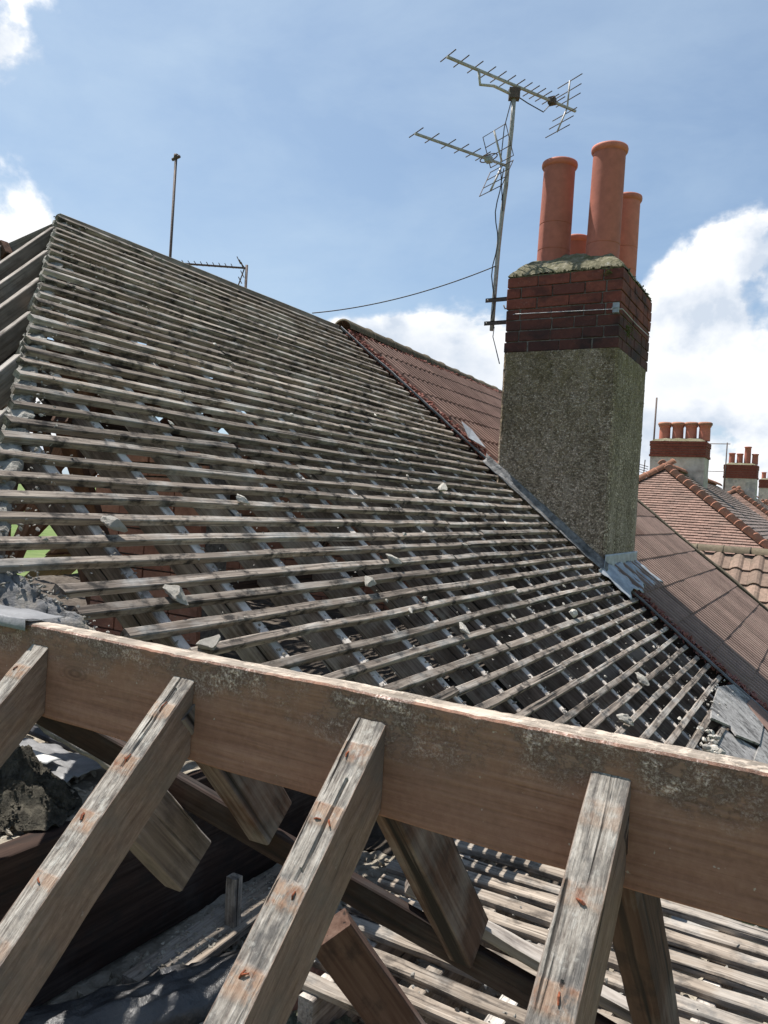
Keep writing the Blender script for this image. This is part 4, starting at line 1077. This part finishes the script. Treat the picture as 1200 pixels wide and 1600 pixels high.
# ---------------------------------------------------------------- TV aerial on the chimney
MX, MY = -2.545, 6.10
ta = thing('tv_aerial', 'tall thin mast with two yagi aerials bracketed to the big chimney', 'aerial', (MX, MY, 1.55))
mast = [(-2.590, MY, 1.50), (-2.585, MY, 1.80), (-2.575, MY, 2.2), (-2.56, MY, 2.48), (-2.540, MY, 2.72), (-2.535, MY, 2.9), (-2.52, MY, 3.2), (-2.515, MY, 3.50)]
tube('mast', mast, .019, M['alu'], ta, 10)
tube('coax', [(-2.595+.020*math.sin(i*1.1), MY-.018, 1.6+i*.09) for i in range(14)]+[(-2.56, MY-.02, 2.86)], .005, M['cable'], ta, 5)
tube('coax', [(-2.545, MY-.022, 2.5), (-2.59, MY-.03, 2.9), (-2.575, MY-.03, 3.2), (-2.53, MY-.02, 3.42)], .0045, M['cable'], ta, 5)
for z_ in (2.62, 2.05): tube('tape', [(mast[3][0]+.004 if z_ > 2.5 else -2.580, MY, z_-.02), (mast[3][0]+.007 if z_ > 2.5 else -2.578, MY, z_+.02)], .0185, M['cable'], ta, 10)
bd_ = V((.485, .875, 0)).normalized(); bp = V((bd_.y, -bd_.x, 0)); Z = V((0, 0, 1))
def box_tube(name, a, b, w_, mat, parent): return plank(name, V(a)+Z*w_/2, V(b)+Z*w_/2, w_, w_, (0, 0, 1), mat, parent, 1, 0, .001)
# upper boom
B1 = V((-2.515, MY, 3.555))
box_tube('boom', B1+bd_*-.70, B1+bd_*.70, .019, M['alu'], ta)
ts = [-.69, -.56, -.42, -.29, -.18, -.08, .02, .10, .18, .25, .32, .40, .47]
for t_ in ts:
    c = B1+bd_*t_+Z*.012; tube('element', [c-bp*.105, c+bp*.105], .0048, M['iron'], ta, 6)
c0 = B1+bd_*.60
for sgn in (1, -1):
    tip = c0+bd_*(.01 if sgn > 0 else -.10)+Z*sgn*.24; tube('reflector_arm', [c0, tip], .008, M['alu'], ta, 6)
    for f in (.28, .62, .98):
        c = c0.lerp(tip, f); tube('reflector_rod', [c-bp*.15, c+bp*.15], .0045, M['iron'], ta, 6)
mb = MB(); mb.box((-.03, -.03, -.025), (.03, .03, .03)); mb.build('dipole_box', M['iron'], ta, mw=Matrix.Translation(B1+bd_*.42+Z*.0))
tube('cradle_arm', [(MX+.03, MY, 3.47), V((MX+.03, MY, 3.47))+bd_*-.22+Z*.01, B1+bd_*-.36+Z*-.11, B1+bd_*-.38+Z*-.01], .012, M['alu'], ta, 8)
mb = MB(); mb.box((-.045, -.035, -.05), (.045, .035, .035)); mb.build('mast_clamp', M['iron'], ta, mw=Matrix.Translation((-2.515, MY, 3.49)) @ Matrix.Rotation(.5, 4, 'Z'))
tube('coax', [(-2.50, MY, 3.47), B1+bd_*.15-Z*.10, B1+bd_*.33-Z*.12, B1+bd_*.42-Z*.01], .005, M['cable'], ta, 5)
# lower boom
B2 = V((-2.54, MY, 2.885))
box_tube('boom', B2+bd_*-.93, B2+bd_*.02, .017, M['alu'], ta)
for t_ in (-.92, -.77, -.61, -.48, -.36, -.26): 
    c = B2+bd_*t_+Z*.010; tube('element', [c-bp*.10, c+bp*.10], .0045, M['iron'], ta, 6)
tube('dipole_loop', [B2+bd_*-.20+bp*(.10*math.cos(a)) + bd_*.045*math.sin(a)+Z*.012 for a in [i*math.pi/8 for i in range(17)]], .005, M['iron'], ta, 6)
mb = MB(); mb.box((-.025, -.03, -.022), (.025, .03, .026)); mb.build('dipole_box', M['lead'], ta, mw=Matrix.Translation(B2+bd_*-.20))
for sgn in (1, -1):
    a_ = B2+bd_*-.06+Z*sgn*.02; b_ = B2+bd_*-.16+Z*sgn*.25; wd = .15
    tube('reflector_arm', [a_, b_], .009, M['alu'], ta, 6)
    tube('reflector_frame', [a_-bp*wd, b_-bp*wd, b_+bp*wd, a_+bp*wd, a_-bp*wd], .0042, M['iron'], ta, 6)
    for f in (.33, .66): c = a_.lerp(b_, f); tube('reflector_rod', [c-bp*wd, c+bp*wd], .004, M['iron'], ta, 6)
for z_ in (1.56, 1.755):
    mb = MB(); mb.box((-2.655, MY-.022, z_-.017), (X0-.002, MY-.014, z_+.017)); mb.box((-2.655, MY-.022, z_+.011), (X0-.002, MY+.02, z_+.017)); mb.build('bracket', M['iron'], ta)
    tube('bolt', [(-2.63, MY-.035, z_), (-2.63, MY+.03, z_)], .006, M['alu'], ta, 6)
tube('loose_coax', [(-2.57, MY, 1.53), (-2.53, 5.99, 1.42), (-2.47, 5.93, 1.30), (-2.43, 5.925, 1.18)], .0045, M['cable'], ta, 5)
tube('hook', [(X0, MY-.1, 1.655), (-2.44, MY-.1, 1.65), (-2.455, MY-.1, 1.68)], .006, M['iron'], ta, 6)
# cable from mast to our ridge
p0, p1 = V((-2.585, MY-.02, 2.04)), V((RX, 5.60, RZ+.02)); pts = []
for i in range(25):
    t_ = i/24; p = p0.lerp(p1, t_); p.z -= .065*4*t_*(1-t_); pts.append(p)
cbk = tube('cable', pts, .0050, M['cable'], None, 6); tag(cbk, 'black cable sagging from the aerial mast to the bare ridge', 'cable')

# rod and small aerial beyond our ridge
rp = thing('ridge_pole', 'thin upright rusty pole with a cap beyond the bare ridge', 'pole', (-5.2, 4.92, .75))
tube('pole', [(-5.206, 4.92, .75), (-5.20, 4.92, 1.8), (-5.193, 4.92, 2.93)], .012, M['iron'], rp, 8)
tube('cap', [(-5.235, 4.92, 2.915), (-5.150, 4.92, 2.93)], .014, M['iron'], rp, 8)
tube('cap', [(-5.193, 4.92, 2.92), (-5.193, 4.92, 2.955)], .020, M['iron'], rp, 8)
ra = thing('ridge_aerial', 'small yagi aerial on a short mast peeping over the bare ridge', 'aerial', (-5.0, 5.71, .9))
tube('mast', [(-5.0, 5.71, .9), (-5.0, 5.71, 2.19)], .013, M['iron'], ra, 8)
q0 = V((-5.0, 5.71, 2.16)); qd = V((-.84, -.54, 0)).normalized(); qp = V((-qd.y, qd.x, 0))
box_tube('boom', q0, q0+qd*.62, .016, M['iron'], ra)
for i in range(9): c = q0+qd*(.14+.058*i)+Z*.01; tube('element', [c-qp*.07, c+qp*.07], .004, M['iron'], ra, 5)
for sgn in (1, -1):
    tip = q0+qd*.08+Z*(.07 if sgn > 0 else -.20)
    tube('reflector_arm', [q0+qd*.02, tip], .006, M['iron'], ra, 6)
    for f in (.3, .6, 1.): c = (q0+qd*.02).lerp(tip, f); tube('reflector_rod', [c-qp*.11, c+qp*.11], .0045, M['iron'], ra, 5)

# ---------------------------------------------------------------- houses farther along the street
def clip_rows(O, ex, ed, nrm, rows, gauge, tw, left, right, th=.02, lift=.028, seed=0):
    """overlapping tile rows between two lines left(s) / right(s) given down-slope distance s; ex across, ed down"""
    mb = MB(); rg = random.Random(seed)
    for r_ in range(rows):
        s0 = r_*gauge; s1 = s0+gauge*1.15; sm = s0+gauge*.5; a, b = left(sm), right(sm)
        x = math.floor(a/tw)*tw+(tw/2 if r_ % 2 else 0)-tw
        while x < b:
            xa, xb = max(x, a), min(x+tw-.004, b); x += tw
            if xb-xa < .02: continue
            l = rg.uniform(-.003, .004); v = []
            for s, h in ((s0, .0), (s1, lift)):
                for q in (xa, xb): v.append(O+ex*q+ed*s+nrm*(h+l))
            for q in (xa, xb): v.append(O+ex*q+ed*s1+nrm*(lift+l-th))
            mb.add(v, [(0, 2, 3, 1), (2, 4, 5, 3)])
    return mb
hip_me = half_round(.34, .13, .016, 8)
hip_me.name = 'hip_tile'
def hip_house(name, label, A, endY, frontdir, leftdir, ridge_end, tile_mat, front_mat, wl, detail=True):
    """house with a hip end facing -Y. A apex; endpoints of hips frontdir (towards +X) and leftdir"""
    h = thing(name, label, 'house', (A[0], A[1]+4, GZ)); A = V(A)
    Rr, Ll = V(frontdir), V(leftdir)
    # hip end
    ex = V((1, 0, 0)); nrm = (Rr-A).cross(V((-1, 0, 0))).normalized()
    if nrm.z < 0: nrm = -nrm
    ed = ex.cross(nrm).normalized()
    if ed.z > 0: ed = -ed
    Ls = (Rr-A).dot(ed); kr = (Rr-A).dot(ex)/Ls; kl = (Ll-A).dot(ex)/((Ll-A).dot(ed)); g = .105
    rows = int(Ls/g)
    tag(clip_rows(A+nrm*.0, ex, ed, nrm, rows, g, .17, lambda s: kl*s, lambda s: kr*s, seed=3).build('end_tiles', M[tile_mat], h), kind='stuff')
    # front slope
    ey = V((0, 1, 0)); n2 = (Rr-A).cross(ey).normalized()
    if n2.z < 0: n2 = -n2
    e2 = n2.cross(ey).normalized()
    if e2.z > 0: e2 = -e2
    L2 = (Rr-A).dot(e2); k2 = (Rr-A).dot(ey)/L2
    tag(clip_rows(A, ey, e2, n2, int(L2/.16), .16, .25, lambda s: k2*s, lambda s: ridge_end, seed=5).build('front_tiles', M[front_mat], h), kind='stuff')
    mb = MB(); B_ = V((A.x, A.y+ridge_end, A.z)); d = V((0, 0, -.03)); L3 = A+(Ll-A)*(Rr-A).length/(Ll-A).length
    Lr = V((L3.x, L3.y, Rr.z)); mb.v = [tuple(p+d) for p in (A, Rr, V((Rr.x, B_.y, Rr.z)), B_, V((Lr.x, B_.y, Rr.z)), Lr)]
    mb.f = [(0, 1, 2, 3), (0, 3, 4, 5), (0, 5, 1), (3, 2, 4), (1, 5, 4, 2)]; mb.m = [0]*5; mb.build('roof_deck', M['greytile'], h)
    run_tiles('hip_tile', hip_me, M['hiptile'], Rr+V((0, 0, .03)), A+V((0, 0, .05)), .31, h)
    run_tiles('hip_tile', hip_me, M['hiptile'], Lr+V((0, 0, .03)), A+V((0, 0, .05)), .31, h)
    run_tiles('ridge_tile', hip_me, M['hiptile'], A+V((0, 0, .05)), B_+V((0, 0, .05)), .31, h)
    mb = MB(); mb.box((Lr.x+.3, max(Rr.y, Lr.y)+.35, GZ), (Rr.x-.3, B_.y-.1, Rr.z-.05)); mb.build('wall', M['wall'], h)
    for i in range(3):
        mb = MB(); yy = Rr.y+1.6+i*2.6; mb.box((Rr.x-.32, yy, Rr.z-1.9), (Rr.x-.27, yy+1.3, Rr.z-.6)); f = mb.build('window', M['whitepaint'], h)
        mb = MB(); mb.box((Rr.x-.28, yy+.07, Rr.z-1.83), (Rr.x-.262, yy+1.23, Rr.z-.67)); mb.build('pane', M['pane'], f)
    return h
hip_house('hipped_house', 'nearest hipped house beyond the chimney with brown tiles and orange hip tiles', (-4.11, 22.6, 1.41), 0, (-.72, 19.60, -.93), (-7.2, 19.75, -.93), 11.5, 'plaintile', 'greytile', 0)
hip_house('hipped_house', 'second hipped house with brown tiles, behind the nearest hipped one at the right edge', (-4.11, 40.9, 1.52), 0, (-.9, 38.1, -.70), (-7.2, 38.1, -.70), 11.5, 'plaintile', 'greytile', 0)
hip_house('hipped_house', 'third hipped house with dark roof, farthest off at the right edge', (-4.11, 59.0, 1.45), 0, (-.9, 56.2, -.75), (-7.2, 56.2, -.75), 11.5, 'greytile', 'greytile', 0)

def far_stack(label, x0, x1, y0, y1, zb_, zm, zt, pots, rows=6):
    s = thing('chimney_stack', label, 'chimney', ((x0+x1)/2, (y0+y1)/2, zb_))
    mb = MB(); nn_ = 14
    bm = bmesh.new(); bmesh.ops.create_cube(bm, size=2); bmesh.ops.subdivide_edges(bm, edges=bm.edges[:], cuts=9, use_grid_fill=True)
    for v in bm.verts:
        p = V(((x0+x1)/2+v.co.x*(x1-x0)/2, (y0+y1)/2+v.co.y*(y1-y0)/2, (zb_+zm)/2+v.co.z*(zm-zb_)/2)); v.co = p+noise.noise_vector(p*3)*.012
    me = bpy.data.meshes.new('shaft'); bm.to_mesh(me); bm.free(); link('shaft', me, M['cement'], s)
    hh = (zt-zm)/rows
    for r_ in range(rows):
        o_ = .035 if r_ in (rows-1, rows-2, 0) else .018
        mb = MB(); mb.box((x0-o_, y0-o_, zm+r_*hh+.006), (x1+o_, y1+o_, zm+(r_+1)*hh-.006)); mb.build('brick_course', M['farbrick'], s)
    mb = MB(); mb.box((x0-.008, y0-.008, zm), (x1+.008, y1+.008, zt)); mb.build('mortar', M['brickm'], s)
    mb = MB()
    for j in range(9):
        for i in range(17):
            x = x0+(x1-x0)*i/16; y = y0+(y1-y0)*j/8; e = min(x-x0, x1-x, y-y0, y1-y)
            mb.v.append((x, y, zt+min(1, e/.2)*.11+.03*noise.noise(V((x*5, y*5, 0)))))
    for j in range(8):
        for i in range(16): a = j*17+i; mb.f.append((a, a+1, a+18, a+17))
    mb.m = [0]*len(mb.f); mb.build('flaunching', M['flaunch'], s)
    for (x, y, r, h, cap) in pots:
        pm = lathe([(r, 0), (r*.97, h*.6), (r*.95, h-.08), (r*1.0, h-.07), (r*1.12, h-.05), (r*1.12, h), (r*.8, h), (r*.8, h-.2), (.001, h-.2)], 20)
        o = link('chimney_pot', pm.mesh('chimney_pot', True), M['terra'], s, Matrix.Translation((x, y, zt+.05)))
        if cap:
            cm = lathe([(r*1.02, h-.02), (r*1.28, h), (r*1.28, h+.06), (r*1.05, h+.09), (.001, h+.09)], 16); link('rim', cm.mesh('rim', True), M['hiptile'], o, Matrix.Translation((x, y, zt+.05)))
    return s
Yc = 25.6
far_stack('patchy cement chimney with four capped pots on the nearest hipped house', -5.15, -3.52, Yc, Yc+1.0, .9, 1.93, 2.43,
          [(-4.83+.40*i, Yc+.45, .175, .50, 1) for i in range(4)])
Yc = 43.6
far_stack('grey cement chimney with one taller pot on the second hipped house', -5.02, -3.48, Yc, Yc+1.0, .9, 2.25, 2.95,
          [(-4.72, Yc+.4, .15, .58, 0), (-4.34, Yc+.4, .15, .56, 0), (-3.98, Yc+.4, .16, .92, 0), (-3.62, Yc+.4, .15, .55, 0)])
Yc = 61.5
far_stack('farthest chimney, cut by the right edge of the picture', -4.70, -3.1, Yc, Yc+1.0, .5, 2.55, 3.15, [(-4.45+.40*i, Yc+.4, .15, .5, 0) for i in range(4)])
# thin rod and small aerials beside far stacks
fp = tube('antenna_rod', [(-5.20, 26.2, .9), (-5.18, 26.2, 3.9)], .028, M['iron'], None, 6); tag(fp, 'thin upright rod just left of the four capped pots', 'rod')
mb = MB(); tube_mb(mb, [(-5.22, 26.2, 3.05), (-5.14, 26.2, 3.05)], .04, 6)
fa = thing('far_aerial', 'small faint aerial between the two far chimneys', 'aerial', (-4.92, 43.2, .9))
tube('mast', [(-4.92, 43.2, .9), (-4.90, 43.2, 4.05)], .03, M['iron'], fa, 6)
tube('boom', [(-5.9, 43.2, 3.98), (-4.75, 43.2, 3.98)], .022, M['iron'], fa, 5); tube('boom', [(-5.95, 43.2, 2.55), (-4.9, 43.2, 2.55)], .018, M['iron'], fa, 5)
fd = thing('far_aerial', 'little grey aerial at the left hip of the nearest hipped house', 'aerial', (-4.75, 22.8, .9))
tube('mast', [(-4.75, 22.8, .95), (-4.72, 22.8, 1.62)], .014, M['iron'], fd, 5)
for i in range(4): tube('element', [(-4.92, 22.8, 1.5-.07*i), (-4.62, 22.8, 1.42-.07*i)], .010, M['iron'], fd, 5)

# neighbour's projecting roof: ridge along X with double tiles falling towards us
bp_ = thing('bay_roof', 'projecting roof with olive ridge tiles and weathered double roll tiles', 'tiled roof', (-1.0, 13.4, -1.2))
BYR, BZR = 14.0, -.515
tilt = math.atan(.72)
def roll_tile(tw=.30, ln=.42, th=.02, rh=.05):
    mb = MB(); ys = [(0, 0), (.02, .002), (.05, .030), (.09, rh), (.13, rh*1.04), (.17, .034), (.20, .004), (.25, 0), (tw-.002, .0)]; n = len(ys)
    for x in (0, ln):
        for y, z in ys: mb.v.append((x, y, z+(0 if x == 0 else .034)))
    for y, z in ys: mb.v.append((ln, y, z+.034-th))
    for i in range(n-1): mb.f.append((i, i+n, i+n+1, i+1)); mb.f.append((i+n, i+2*n, i+2*n+1, i+n+1))
    mb.m = [0]*len(mb.f); return mb.mesh('tile')
rt = roll_tile(); rt.materials.append(M['pantile'])
ed = V((0, -math.cos(tilt), -math.sin(tilt))); nb2 = V((0, -math.sin(tilt), math.cos(tilt))); exx = V((1, 0, 0))
for r_ in range(9):
    for c in range(19):
        p = V((-3.2+c*.30, BYR, BZR))+ed*(.06+r_*.36)+nb2*(.01+R.uniform(-.003, .003))
        if p.x+.3 < -1.585/TP-(p.z+.0)/TP-.0 and p.y < NYE+.2: continue
        o = bpy.data.objects.new('tile', rt); C.objects.link(o); o.parent = bp_; o.matrix_parent_inverse = Matrix.Translation(bp_.location).inverted()
        o.matrix_basis = Matrix(((ed.x, 1, nb2.x, p.x), (ed.y, 0, nb2.y, p.y), (ed.z, 0, nb2.z, p.z), (0, 0, 0, 1)))
run_tiles('ridge_tile', hr, M['ridgetile'], (-3.2, BYR, BZR+.03), (2.4, BYR, BZR+.03), .41, bp_)
mb = MB(); mb.v = [(-3.2, BYR, BZR-.02), (2.4, BYR, BZR-.02), (2.4, BYR-2.6, BZR-.02-1.87), (-3.2, BYR-2.6, BZR-.02-1.87), (-3.2, BYR+2.6, BZR-1.89), (2.4, BYR+2.6, BZR-1.89)]
mb.f = [(0, 3, 2, 1), (0, 1, 5, 4), (0, 4, 3), (1, 2, 5), (3, 4, 5, 2)]; mb.m = [0]*5; mb.build('roof_deck', M['greytile'], bp_)
mb = MB(); mb.box((-3.0, BYR-2.3, GZ), (2.2, BYR+2.3, BZR-1.92)); mb.build('wall', M['wall'], bp_)
bpy.context.view_layer.update()
print('tiles', ntile, 'objects', len(bpy.data.objects), 'tris', sum(len(o.data.loop_triangles) or len(o.data.polygons)*2 for o in bpy.data.objects if o.type == 'MESH'))
